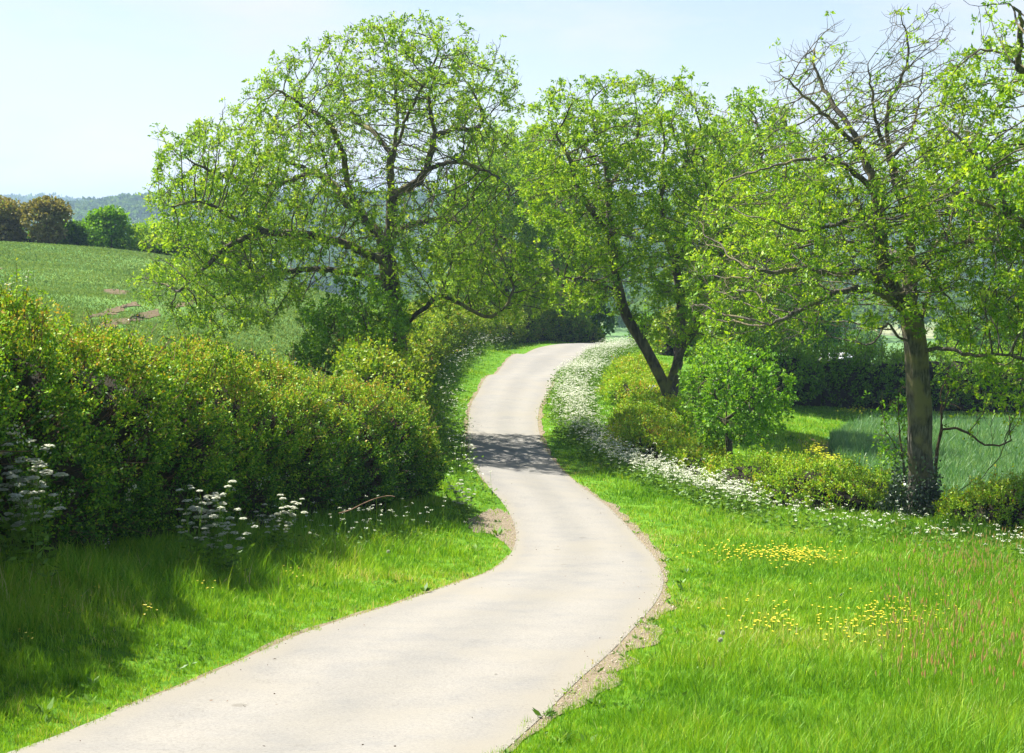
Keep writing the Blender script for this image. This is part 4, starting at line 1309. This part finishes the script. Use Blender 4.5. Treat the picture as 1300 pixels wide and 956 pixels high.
hedge('low_hedge', 'low yellow green hedge between the small tree and the right ash', 'hedge', [(6.3,43.2),(7.3,41.2),(8.6,39.6),(9.8,38.2)], .95, 4.0, 'hedge_lime', 54,
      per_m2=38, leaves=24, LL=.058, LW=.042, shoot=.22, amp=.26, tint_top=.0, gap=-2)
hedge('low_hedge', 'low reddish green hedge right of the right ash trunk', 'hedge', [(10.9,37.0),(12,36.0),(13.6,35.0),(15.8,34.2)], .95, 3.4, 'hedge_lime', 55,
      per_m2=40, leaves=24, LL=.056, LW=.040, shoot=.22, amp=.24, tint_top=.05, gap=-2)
# hedge behind the wheat
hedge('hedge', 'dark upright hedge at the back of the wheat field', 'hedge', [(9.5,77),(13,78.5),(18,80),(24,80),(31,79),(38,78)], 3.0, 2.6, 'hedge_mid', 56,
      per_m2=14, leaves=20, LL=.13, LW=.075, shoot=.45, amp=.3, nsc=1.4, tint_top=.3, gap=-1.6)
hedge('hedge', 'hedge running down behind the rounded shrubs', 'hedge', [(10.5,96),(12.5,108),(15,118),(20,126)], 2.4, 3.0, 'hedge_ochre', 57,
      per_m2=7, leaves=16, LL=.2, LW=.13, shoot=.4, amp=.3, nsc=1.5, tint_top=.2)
hedge('bush', 'bright leafy bush at the crest of the lane', 'bush', [(9.3,109.5),(10.2,108.5),(11.2,107.5)], 2.4, 2.4, 'maple_leaf', 58,
      per_m2=16, leaves=18, LL=.16, LW=.12, shoot=.3, amp=.3, tint_top=.1)

# ivy round the right ash foot
def ivy():
    root = [o for o in bpy.data.objects if o.get('label', '').startswith('large half bare')][0]
    b = np.array(root.location)
    r = np.random.default_rng(8)
    n = 5200
    th = r.uniform(0, 2 * math.pi, n); z = r.exponential(.32, n).clip(0, 1.5)
    rr = .50 + .35 * np.exp(-z / .3) + r.normal(0, .06, n) + .25 * (z < .3)
    off = np.c_[np.cos(th) * rr - .12, np.sin(th) * rr, z]
    C = b + off
    V, Q = leaf_quads(C, unit(off * [1, 1, 0] + rand_dirs(n, r) * .8 + [0, 0, .2]), .085, .07, r=r)
    mesh_np('ivy', V, Q, mat=M['ivy_leaf'], parent=root, origin=b, tint=np.repeat(r.uniform(0, 1, n), 4))
ivy()

# ------------------------------------------------------------------ distant trees
def blob_tree(name, label, cat, pos, h, w, mat, seed, n=2600, LL=.5, trunk=True, group=None, squash=1.0, low=.12, lobes=9):
    """distant bushy tree: lobed crown of leaf clumps on a short forked trunk"""
    r = np.random.default_rng(seed)
    base = np.array([pos[0], pos[1], float(T(np.array([pos[0]]), np.array([pos[1]]))[0])])
    root = empty(name, base, label, cat, group)
    c = []
    for k in range(lobes):
        a = r.uniform(0, 2 * math.pi); q = math.sqrt(r.uniform(0, 1)) * .62
        zz = r.uniform(low + .2, .82)
        wz = math.sin(min(1, (zz) * 1.05) * math.pi) ** .5
        c.append([math.cos(a) * q * w * .5 * wz, math.sin(a) * q * w * .5 * wz, zz * h, r.uniform(.22, .36)])
    c.append([0, 0, h * .78, .28])
    c = np.array(c)
    i = r.integers(0, len(c), n)
    d = rand_dirs(n, r)
    rad = c[i, 3] * np.array([w, w, h * .62]).reshape(3, 1)
    P = c[i, :3] + d * rad.T * (r.uniform(.55, 1, (n, 1)) ** .5)
    P = P[P[:, 2] > low * h * r.uniform(.2, 1.2, n)]
    d = unit(rand_dirs(len(P), r) + unit(P - [0, 0, h * .5]) * .5)
    V, Q = leaf_quads(base + P, d, LL * r.uniform(.5, 1.2, len(P)), LL * .7, r=r)
    ng = Noise3(w * .3, seed)(P)
    tt = np.clip(r.beta(2, 2, len(P)) + .15 * ng, 0, 1)
    mesh_np('crown', V, Q, mat=M[mat], parent=root, origin=base, tint=np.repeat(tt, 4))
    # trunk and a few limbs
    limbs = [np.array([base + [0, 0, -.4], base + [0, 0, h * .2], base + [w * .02, 0, h * .45], base + [0, 0, h * .72]])]
    for k in range(5):
        e = base + c[k, :3]
        s = base + [0, 0, h * r.uniform(.15, .4)]
        limbs.append(np.array([s, (s + e) / 2 + [0, 0, .04 * h], e]))
    nd, pr = skeleton(limbs, max(.35, h * .06))
    P_ = np.array(nd); pr = np.array(pr)
    rd = radii(pr, max(.12, h * .028), max(.03, h * .006))
    tb = tubes(P_, pr, rd, thick_split=None)
    for k_2, (V, Q) in tb.items():
        mesh_np('trunk', V, Q, mat=M['bark_brown'], parent=root, origin=base, smooth=True)
    return root

def blob_copy(src, pos, s, rz, label, group=None):
    o = src.copy(); COL.objects.link(o)
    z = float(T(np.array([pos[0]]), np.array([pos[1]]))[0])
    o.location = (pos[0], pos[1], z); o.scale = (s, s, s); o.rotation_euler = (0, 0, rz)
    o['label'] = label
    if group: o['group'] = group
    for ch in list(src.children):
        c = ch.copy(); COL.objects.link(c); c.parent = o
    return o

def px_at(px, Y): return ((px - 650) / F * Y, Y)
g_r = 'bushes and trees along the brow of the left field'
blob_tree('bush', 'brown green domed bush at the left edge of the field brow', 'bush', px_at(8, 139), 4.2, 4.6, 'brown_leaf', 61, n=5200, LL=.32, group=g_r, low=-.05, lobes=14)
blob_tree('bush', 'golden brown pointed bush on the brow of the left field', 'bush', px_at(63, 138), 4.6, 4.6, 'brown_leaf', 62, n=5600, LL=.32, group=g_r, low=-.05, lobes=14)
blob_tree('bush', 'small low green bush between the brown bush and the leafy green tree', 'bush', px_at(100, 140), 2.4, 3.0, 'elder_leaf', 63, n=2600, LL=.3, group=g_r, low=-.05, lobes=14)
blob_tree('bush', 'wide leafy green tree on the brow of the left field', 'bush', px_at(143, 139), 4.0, 4.6, 'maple_leaf', 64, n=4200, LL=.32, group=g_r, low=-.05, lobes=14)
blob_tree('bush', 'low green bush left of the leafy green tree on the brow', 'bush', px_at(118, 142), 2.6, 2.6, 'ash_leaf_green', 70, n=2200, LL=.32, group=g_r, low=-.05, lobes=14)
blob_tree('bush', 'green bush on the brow seen through the left edge of the ash crown', 'bush', px_at(190, 140), 3.0, 5.4, 'ash_leaf_green', 65, n=3000, LL=.32, group=g_r, low=-.05, lobes=14)
blob_tree('bush', 'green bush on the brow behind the left ash limbs', 'bush', px_at(232, 141), 3.8, 5.0, 'elder_leaf', 66, n=3000, LL=.32, group=g_r, low=-.05, lobes=14)
blob_tree('bush', 'low dark bush on the brow near the left ash trunk', 'bush', px_at(300, 143), 3.2, 6.0, 'elder_leaf', 67, n=3000, LL=.32, group=g_r, low=-.05, lobes=14)
hedge('field_hedge', 'low hedge joining the bushes along the brow of the left field', 'hedge', [px_at(-40, 143), px_at(90, 143.5), px_at(200, 144), px_at(340, 146)], 1.3, 2.0, 'hedge_mid', 93, per_m2=7, leaves=16, LL=.24, LW=.15, shoot=.5, amp=.5, nsc=2.5)
d_tree = blob_tree('tree', 'dark tree over the far lane where it drops out of sight', 'tree', (5.0, 139), 10.5, 8.5, 'dark_leaf', 68, n=9000, LL=.42)
v_tree = blob_tree('tree', 'round tree in the valley behind the wheat field hedge', 'tree', px_at(1010, 128), 9, 8.5, 'elder_leaf', 69, n=8000, LL=.42)
g_v = 'trees in the valley beyond the wheat'
v_tree['group'] = g_v
lab = iter(['valley tree far behind the right end of the dark hedge', 'valley tree seen between the limbs of the right ash', 'valley tree just left of the right ash trunk',
            'valley tree far beyond the small bright tree', 'valley tree farthest right below the hills', 'valley tree behind the forked ash crown',
            'valley tree low between lane crest and forked ash', 'valley tree standing beyond the far teal field', 'valley tree behind the elder bush side of the left field'])
for px_, Y_, s_ in ((1295,135,.9),(1225,210,1.1),(1100,230,.9),(960,190,1.1),(1330,190,1.2),(860,300,1.0),(800,420,1.0),(1060,340,1.1)):
    blob_copy(v_tree, px_at(px_, Y_), s_, random.uniform(0, 6), next(lab), g_v)

# distant woods: canopy of many small crowns on the hills
def wood(name, label, boxes, n_tree, h, LL, per, seed, mat='far_leaf', clump=None):
    r = np.random.default_rng(seed)
    pts = []
    cl = Noise3(clump or 200, seed)
    while sum(len(p) for p in pts) < n_tree:
        x0, x1, y0, y1 = boxes
        y = r.uniform(y0, y1, 6000); x = r.uniform(x0, x1, 6000) * y
        P = np.c_[x, y, np.zeros(6000)]
        pts.append(P[(cl(P) > -.5) | (r.uniform(0, 1, 6000) < .25)])
    C = np.vstack(pts)[:n_tree]
    C[:, 2] = T(C[:, 0], C[:, 1])
    n = n_tree * per
    i = np.repeat(np.arange(n_tree), per)
    hh_ = h * r.lognormal(0, .13, n_tree); tt = r.uniform(0, 1, n_tree)
    d = rand_dirs(n, r); d[:, 2] = np.abs(d[:, 2]) * 1.1 - .15
    P = C[i] + d * np.c_[hh_[i] * .62, hh_[i] * .62, hh_[i] * .5] * r.uniform(.75, 1.05, (n, 1)) + np.c_[np.zeros((n, 2)), hh_[i] * .48]
    V, Q = leaf_quads(P, unit(rand_dirs(n, r) + d * .3), LL * r.uniform(.6, 1.3, n), LL * .8, r=r)
    tint = np.clip(tt[i] * .75 + r.uniform(0, .25, n), 0, 1)
    o = mesh_np(name, V, Q, mat=M[mat], tint=np.repeat(tint, 4))
    tag(o, label, 'wood', kind='stuff')
wood('hill_wood', 'hazy woodland covering the nearer hill beyond the fields', (-.46, .46, 800, 1580), 8000, 12, 4.2, 34, 81, clump=260)
wood('ridge_wood', 'blue hazy woodland along the farthest ridge', (-.46, .46, 2300, 3000), 5200, 15, 6.5, 30, 82, clump=500)
wood('valley_wood', 'hedgerow trees and copses across the valley floor', (-.1, .46, 420, 950), 900, 11, 2.2, 60, 83, clump=150)

# field hedges in the valley on the right
def far_hedge(label, a, b, seed, h=2.6, mat='elder_leaf'):
    hedge('field_hedge', label, 'hedge', [a, ((a[0] + b[0]) / 2 + 1.5, (a[1] + b[1]) / 2 + 2), b], h, 3, mat, seed, per_m2=2.2, leaves=14, LL=.5, LW=.35, shoot=.7, amp=.5, nsc=4, group='field hedges in the valley')
far_hedge('blue green field hedge across the valley right of the lane crest', px_at(830, 180), px_at(1400, 190), 91)
# nearer cars on the valley track, glimpsed over the hedge
def car(pos, rz, colr, label):
    b0 = np.array([pos[0], pos[1], float(gz(pos[0], pos[1]))])
    root = empty('parked_car', b0, label, 'car', 'cars glimpsed over the dark hedge')
    root.rotation_euler = (0, 0, rz)
    mat = plain_mat('car_paint', colr, rough=.25, spec=.6, var=.02)
    glass = plain_mat('car_glass', (.03, .04, .05), rough=.08, spec=.8, var=.02)
    tyre = plain_mat('tyre', (.02, .02, .02), rough=.8)
    def prism(prof, y0, y1, inset, name, m, dz=0):
        n = len(prof)
        V = [(x, y0 + (inset if z > .85 else 0), z + dz) for x, z in prof] + [(x, y1 - (inset if z > .85 else 0), z + dz) for x, z in prof]
        bm_f = []
        me = bpy.data.meshes.new(name)
        F_ = [tuple(range(n))[::-1], tuple(range(n, 2 * n))] + [(i, (i + 1) % n, (i + 1) % n + n, i + n) for i in range(n)]
        me.from_pydata(V, [], F_); me.materials.append(m); me.update()
        o = bpy.data.objects.new(name, me); COL.objects.link(o); o.parent = root
        mod = o.modifiers.new('bevel', 'BEVEL'); mod.width = .05; mod.segments = 2
        return o
    prism([(-2.1,.3),(2.05,.3),(2.15,.6),(2.0,.82),(1.1,.92),(.5,1.38),(-1.1,1.42),(-1.75,.98),(-2.1,.9),(-2.18,.6)], -.86, .86, .14, 'body', mat)
    for s in (-1, 1):
        o = prism([(-1.45,.95),(.85,.95),(.42,1.3),(-1.05,1.33)], s * .80 - .03, s * .80 + .03, 0, 'window', glass)
        for x in (-1.35, 1.35):
            th = np.linspace(0, 2 * math.pi, 18, endpoint=False)
            o = prism([(x + .32 * math.cos(t), .32 + .32 * math.sin(t)) for t in th], s * .78 - .1, s * .78 + .1, 0, 'wheel', tyre)
    return root
car(px_at(1062, 92), 1.2, (.8, .8, .78), 'white parked car glimpsed above the dark hedge')
car(px_at(1082, 91), .5, (.55, .57, .6), 'silver parked car glimpsed above the dark hedge nearer the ash trunk')

# ------------------------------------------------------------------ flowers
def umbel_field(name, label, P, h, size, per, seed, r_head=.045):
    r = np.random.default_rng(seed)
    n = len(P)
    hh_ = h * r.lognormal(0, .18, n)
    top = np.c_[P + r.normal(0, .05, (n, 2)), gz(P[:, 0], P[:, 1]) + hh_]
    tilt = unit(np.c_[r.normal(0, .25, (n, 2)), np.ones(n)])
    # heads: small white florets on a flat disc
    a = r.uniform(0, 2 * math.pi, (n, per)); q = np.sqrt(r.uniform(0, 1, (n, per))) * r_head * r.uniform(.6, 1.4, (n, 1))
    C = top[:, None] + np.stack([np.cos(a) * q, np.sin(a) * q, r.normal(0, .008, (n, per)) - q * q * 3], -1)
    C = C.reshape(-1, 3)
    dv = unit(np.c_[r.normal(0, 1, (len(C), 2)), r.normal(0, .25, len(C))])
    sd = unit(np.cross(dv, unit(np.c_[r.normal(0, .3, (len(C), 2)), np.ones(len(C))])))
    s = size * r.uniform(.6, 1.3, (len(C), 1))
    Vf = np.stack([C - dv * s / 2, C + sd * s / 2, C + dv * s / 2, C - sd * s / 2], 1).reshape(-1, 3)
    nf = len(C)
    base = np.c_[P, gz(P[:, 0], P[:, 1])]
    w = r.uniform(0, 2 * math.pi, n); sv = np.c_[np.cos(w), np.sin(w), np.zeros(n)] * np.maximum(.003, size * .10)
    Vs = np.stack([base - sv, base + sv, top + sv * .6, top - sv * .6], 1).reshape(-1, 3)
    # ferny leaves low down
    kl = 6
    Cl = np.repeat(base, kl, 0) + np.c_[r.normal(0, .12, (n * kl, 2)), r.uniform(.05, .55, n * kl) * np.repeat(hh_, kl)]
    Vl, _ = leaf_quads(Cl, unit(np.c_[r.normal(0, 1, (n * kl, 2)), r.uniform(0, .6, n * kl)]), size * 3.4, size * 1.5, r=r)
    V = np.vstack([Vf, Vs, Vl]); Q = np.arange(len(V)).reshape(-1, 4)
    mi = np.r_[np.zeros(nf), np.ones(n + n * kl)]
    o = mesh_np(name, V, Q, tint=r.uniform(0, 1, len(Q)).repeat(4), mats=[M['white_flower'], M['parsley_green']], midx=mi)
    tag(o, label, 'wildflowers', kind='stuff')

def band_points(px_path, half, n, seed, sig=.5):
    r = np.random.default_rng(seed)
    G = resample(gpoly(px_path), .2)
    hw = np.interp(np.linspace(0, 1, len(G)), np.linspace(0, 1, len(half)), half)
    i = r.integers(0, len(G), n)
    d = unit(np.gradient(G, axis=0)); nn = np.c_[d[:, 1], -d[:, 0]]
    P = G[i] + nn[i] * (np.clip(r.normal(0, sig, n), -1.1, 1.1) * hw[i])[:, None] + r.normal(0, .1, (n, 2))
    P = P[Noise3(1.4, seed)(np.c_[P, np.zeros(len(P))]) > -.8]
    return P[~in_poly(P[:, 0], P[:, 1], ROADPOLY)]
Pb = band_points([(790,441),(770,452),(748,468),(733,488),(727,508),(728,530),(742,556),(768,582),(800,600),(850,620),(905,640),(950,655)], [1.4,1.3,1.2,1.0,.85,.75,.6], 7600, 5)
umbel_field('cow_parsley', 'thick white band of cow parsley curving along the right verge', Pb, .60, .042, 6, 6, r_head=.06)
Pb = band_points([(960,660),(1040,680),(1120,690),(1200,700),(1290,712),(1380,730)], [.8,1.0,1.3,1.3,1.2], 260, 7)
umbel_field('cow_parsley_patch', 'loose scattering of cow parsley under the right ash', Pb, .55, .035, 7, 8, r_head=.05)
Pb = band_points([(590,640),(596,620),(590,590),(580,560),(572,520),(560,500),(575,470),(600,452),(650,438)], [.7,.7,.6,.8,.6], 520, 9)
umbel_field('cow_parsley_patch', 'cow parsley in the shade of the far left hedge', Pb, .8, .04, 6, 10, r_head=.06)
Pb = band_points([(560,680),(500,690),(420,700),(330,715)], [.5,.5], 90, 19)
umbel_field('cow_parsley_patch', 'thin cow parsley under the end of the near hedge', Pb, .7, .025, 8, 20, r_head=.045)

def flower_patch(name, label, P, h, s, mat, seed, per=4):
    r = np.random.default_rng(seed)
    n = len(P)
    top = np.c_[P, gz(P[:, 0], P[:, 1]) + h * r.uniform(.7, 1.25, n)]
    C = np.repeat(top, per, 0)
    a = np.tile(np.linspace(0, 2 * math.pi, per, endpoint=False), n) + np.repeat(r.uniform(0, 6, n), per)
    dv = unit(np.c_[np.cos(a), np.sin(a), np.full(len(a), .45)])
    ups = np.array([0, 0, 1.])
    sd = unit(np.cross(dv, ups))
    L_ = s * .6
    V = np.stack([C, C + dv * L_ * .6 + sd * L_ * .45, C + dv * L_, C + dv * L_ * .6 - sd * L_ * .45], 1).reshape(-1, 3)
    base = np.c_[P, gz(P[:, 0], P[:, 1])]
    sv = np.array([.003, 0, 0])
    Vs = np.stack([base - sv, base + sv, top + sv, top - sv], 1).reshape(-1, 3)
    V = np.vstack([V, Vs]); Q = np.arange(len(V)).reshape(-1, 4)
    o = mesh_np(name, V, Q, mats=[M[mat], M['parsley_green']], midx=np.r_[np.zeros(n * per), np.ones(n)], tint=r.uniform(0, 1, len(Q)).repeat(4))
    tag(o, label, 'wildflowers', kind='stuff')
def blob_points(px, py, rx, ry, n, seed):
    r = np.random.default_rng(seed)
    q = np.c_[r.normal(px, rx * .5, n), r.normal(py, ry * .5, n)]
    return gpoly(q)
flower_patch('buttercups', 'yellow buttercups in a long patch on the right verge', np.vstack([blob_points(985,714,80,10,170,1), blob_points(1020,719,44,12,120,2), blob_points(930,712,50,12,40,3)]), .22, .05, 'yellow_flower', 11)
flower_patch('buttercups', 'yellow buttercups in the lower right meadow', np.vstack([blob_points(1110,808,75,28,90,4), blob_points(1135,795,45,24,45,5), blob_points(975,808,40,14,40,6), blob_points(1170,790,80,18,30,61), blob_points(1010,790,120,30,30,62)]), .22, .042, 'yellow_flower', 12)
flower_patch('buttercups', 'yellow buttercups scattered on the left verge', np.vstack([blob_points(190,795,14,8,12,7), blob_points(265,758,12,8,10,8), blob_points(375,740,14,6,12,9), blob_points(90,790,60,25,14,10), blob_points(25,830,18,10,8,13), blob_points(145,745,30,14,8,14)]), .20, .03, 'yellow_flower', 13)
flower_patch('yellow_blooms', 'lime yellow blooms along the edge of the wheat', np.vstack([blob_points(1075,612,10,5,90,15), blob_points(1035,585,12,7,70,16), blob_points(1055,600,10,6,50,17), blob_points(1085,532,22,4,60,18)]), .45, .10, 'lime_flower', 14)

# seeding grass heads in the lower right
def seed_heads():
    r = np.random.default_rng(15)
    P = gpoly(np.vstack([np.c_[r.uniform(1120, 1330, 620), r.uniform(700, 930, 620)], np.c_[r.normal(1235, 35, 150), r.normal(750, 16, 150)]]))
    n = len(P)
    base = np.c_[P, gz(P[:, 0], P[:, 1])]
    h = r.uniform(.42, .72, n)
    top = base + np.c_[r.normal(0, .06, (n, 2)), h]
    sv = np.array([.0022, 0, 0])
    Vs = np.stack([base - sv, base + sv, top + sv, top - sv], 1).reshape(-1, 3)
    hl_ = r.uniform(.06, .13, n)
    Vh = []
    for k in range(3):
        a = k * math.pi / 3
        s = np.array([math.cos(a), math.sin(a), 0]) * .010
        ax = unit(top - base)
        Vh.append(np.stack([top - ax * .01, top + ax * hl_[:, None] * .45 + s, top + ax * hl_[:, None], top + ax * hl_[:, None] * .45 - s], 1).reshape(-1, 3))
    V = np.vstack([Vs] + Vh); Q = np.arange(len(V)).reshape(-1, 4)
    t = np.r_[np.repeat(.2, n * 4), np.tile(np.repeat(r.uniform(0, 1, n), 4), 3)]
    o = mesh_np('seeding_grass', V, Q, tint=t, mats=[M['grass'], M['seed_grass']], midx=np.r_[np.zeros(n), np.ones(3 * n)])
    tag(o, 'pinkish seeding grass heads in the lower right meadow', 'grass', kind='stuff')
seed_heads()

# single cow parsley plants against the near hedge
def parsley_plant(seed, h):
    r = np.random.default_rng(seed)
    root = empty('cow_parsley_plant', (0, 0, 0), 'x', 'wildflower', 'single cow parsley plants in front of the near hedge')
    V = []; tips = []
    def tube(a, b, w0, w1):
        d = unit(b - a); s = unit(np.cross(d, [0.3, 1, .2])); t = np.cross(d, s)
        for q in (s, t): V.append(np.array([a - q * w0, a + q * w0, b + q * w1, b - q * w1]))
    o0 = np.array([0, 0, 0.])
    for k in range(5):
        lean = r.normal(0, .17, 2)
        p = o0; hh_ = h * r.uniform(.75, 1)
        prev = o0 + [r.normal(0, .03), r.normal(0, .03), -.02]
        for j in range(1, 5):
            nx = np.array([lean[0] * j / 4, lean[1] * j / 4, hh_ * j / 4])
            tube(prev, nx, .006, .005)
            if j >= 2:
                for _ in range(2):
                    e = nx + unit(np.array([*r.normal(0, 1, 2), r.uniform(.8, 1.5)])) * r.uniform(.15, .3)
                    tube(nx, e, .004, .0025); tips.append(e)
            prev = nx
        tips.append(prev)
    Vs = np.array(V).reshape(-1, 3)
    mesh_np('stem', Vs, np.arange(len(Vs)).reshape(-1, 4), mat=M['parsley_green'], parent=root, tint=np.full(len(Vs), .6))
    n = 90
    C = np.c_[r.normal(0, .12, (n, 2)), r.uniform(.05, h * .55, n)]
    Vl, Ql = leaf_quads(C, unit(np.c_[r.normal(0, 1, (n, 2)), r.uniform(-.1, .6, n)]), .13, .04, r=r)
    mesh_np('leaves', Vl, Ql, mat=M['parsley_green'], parent=root, tint=np.repeat(r.uniform(0, 1, n), 4))
    for e in tips:
        per = 52; rh = r.uniform(.035, .062)
        a = r.uniform(0, 2 * math.pi, per); q = np.sqrt(r.uniform(0, 1, per)) * rh
        c = e + np.c_[np.cos(a) * q, np.sin(a) * q, .03 - q * q * 6 + r.normal(0, .003, per)]
        dv = unit(np.c_[r.normal(0, 1, (per, 2)), r.normal(0, .2, per)]); s2 = unit(np.cross(dv, [0, 0, 1.]))
        s = .017
        Vf = np.stack([c - dv * s, c + s2 * s, c + dv * s, c - s2 * s], 1).reshape(-1, 3)
        # rays of the umbel
        m = 9; aa = np.linspace(0, 2 * math.pi, m, endpoint=False)
        ee = e + np.c_[np.cos(aa), np.sin(aa), np.full(m, .3)] * rh * .8
        Vr = np.stack([np.repeat(e[None] - [.0015, 0, .01], m, 0), np.repeat(e[None] + [.0015, 0, -.01], m, 0), ee + [.001, 0, 0], ee - [.001, 0, 0]], 1).reshape(-1, 3)
        VV = np.vstack([Vf, Vr])
        mesh_np('umbel', VV, np.arange(len(VV)).reshape(-1, 4), parent=root, tint=r.uniform(0, 1, len(VV)), mats=[M['white_flower'], M['parsley_green']], midx=np.r_[np.zeros(per), np.ones(m)])
    return root
protos = [parsley_plant(201, 1.15), parsley_plant(202, .9), parsley_plant(203, 1.3)]
# (px, py of its foot, extra lift, prototype, scale, label)
pl = [
 (268,735,0,0,1.15,'tallest white cow parsley lit by the sun before the near hedge'),
 (290,738,0,1,1.1,'cow parsley standing right beside the tallest one'),
 (246,732,0,2,.95,'cow parsley half in shade left of the tallest one'),
 (352,708,0,1,1.0,'cow parsley in the gap right of the tallest group'),
 (45,745,0,2,1.25,'shaded cow parsley at the left edge under the hedge'),
 (10,735,0,1,1.5,'cow parsley cut by the left edge of the photo'),
 (590,662,0,1,.9,'cow parsley at the end of the near hedge by the lane'),
]
used = set()
for px_, py_, lf, pi_, s_, lb in pl:
    g = ground_hit(px_, py_)
    g = g + np.array([0, 0])
    src = protos[pi_]
    if pi_ in used:
        o = src.copy(); COL.objects.link(o)
        for ch in list(src.children):
            c = ch.copy(); COL.objects.link(c); c.parent = o
    else:
        o = src; used.add(pi_)
    o.location = (g[0], g[1], float(gz(g[0], g[1])) + lf)
    o.rotation_euler = (0, 0, random.uniform(0, 6)); o.scale = (s_, s_, s_)
    o['label'] = lb

# dandelion clocks
def clock(px_, py_, label):
    g = ground_hit(px_, py_); r = np.random.default_rng(int(px_))
    b = np.array([g[0], g[1], float(gz(*g))])
    root = empty('dandelion_clock', b, label, 'wildflower', 'dandelion clocks on the verges')
    h = .24
    V = np.array([[-.003,0,0],[.003,0,0],[.002,0,h],[-.002,0,h],[0,-.003,0],[0,.003,0],[0,.002,h],[0,-.002,h]])
    mesh_np('stem', V, [[0,1,2,3],[4,5,6,7]], mat=M['parsley_green'], parent=root, tint=np.full(8, .5))
    n = 260; d = rand_dirs(n, r)
    V, Q = leaf_quads(np.array([0, 0, h]) + d * .014, unit(d), .02, .012, r=r)
    mesh_np('seed_head', V, Q, mat=M['white_flower'], parent=root, tint=r.uniform(0, 1, len(V)))
clock(493,716,'lone dandelion clock on the shade line of the left verge')
clock(917,828,'larger dandelion clock low on the right verge')
clock(914,837,'dandelion clock just below its larger neighbour on the right verge')

# arching dead stick at the hedge foot
def stick():
    g = ground_hit(432, 690)
    Y = 27.6
    pts = L3([(430,652),(445,648),(460,641),(476,635),(492,632),(500,634)], Y)
    pts[:, 1] += np.linspace(0, .25, len(pts))
    nodes, par = skeleton([pts], .08)
    P = np.array(nodes); rad = np.linspace(.016, .010, len(P))
    tb = tubes(P, np.array(par), rad)
    V, Q = tb['branches']
    o = mesh_np('dead_stick', V, Q, mat=M['twig'], origin=P[0], smooth=True)
    tag(o, 'bare brown stick arching out of the near hedge', 'stick')
stick()

# pale stone by the forked ash
def stone():
    import bmesh
    g = ground_hit(829, 508)
    g = np.array(px_at(829, 64.5))
    bm = bmesh.new()
    bmesh.ops.create_icosphere(bm, subdivisions=3, radius=.28)
    nz = Noise3(.35, 5)
    for v in bm.verts:
        p = np.array(v.co)
        k = 1 + .16 * nz(p[None])[0]
        v.co = Vector((p[0] * k, p[1] * k * .8, max(p[2] * k * 1.15, -.2)))
    me = bpy.data.meshes.new('stone'); bm.to_mesh(me); bm.free()
    me.materials.append(plain_mat('pale_stone', (.5, .5, .48), var=.3, scale=8))
    o = bpy.data.objects.new('stone', me); COL.objects.link(o)
    z = at(829, 497, 64.5)[2]
    o.location = (g[0], g[1], max(z, float(gz(g[0], g[1])) + .15))
    tag(o, 'pale grey stone at the foot of the forked ash', 'stone')
stone()

# ------------------------------------------------------------------ haze
def haze():
    x0, x1, y0, y1, z0, z1 = -4000, 4000, -200, 6000, -75, 85
    V = [(x, y, z) for z in (z0, z1) for y in (y0, y1) for x in (x0, x1)]
    F_ = [(0, 2, 3, 1), (4, 5, 7, 6), (0, 1, 5, 4), (1, 3, 7, 5), (3, 2, 6, 7), (2, 0, 4, 6)]
    me = bpy.data.meshes.new('haze'); me.from_pydata(V, [], F_)
    m, N, L = new_mat('haze')
    out = N.new("ShaderNodeOutputMaterial"); v = N.new("ShaderNodeVolumePrincipled")
    v.inputs['Color'].default_value = (.50, .70, 1, 1)
    v.inputs['Density'].default_value = .00022
    v.inputs['Anisotropy'].default_value = 0
    L.new(v.outputs[0], out.inputs['Volume'])
    me.materials.append(m)
    o = bpy.data.objects.new('haze', me); COL.objects.link(o)
    tag(o, 'thin bluish summer haze over the distant hills', 'haze', kind='stuff')
haze()
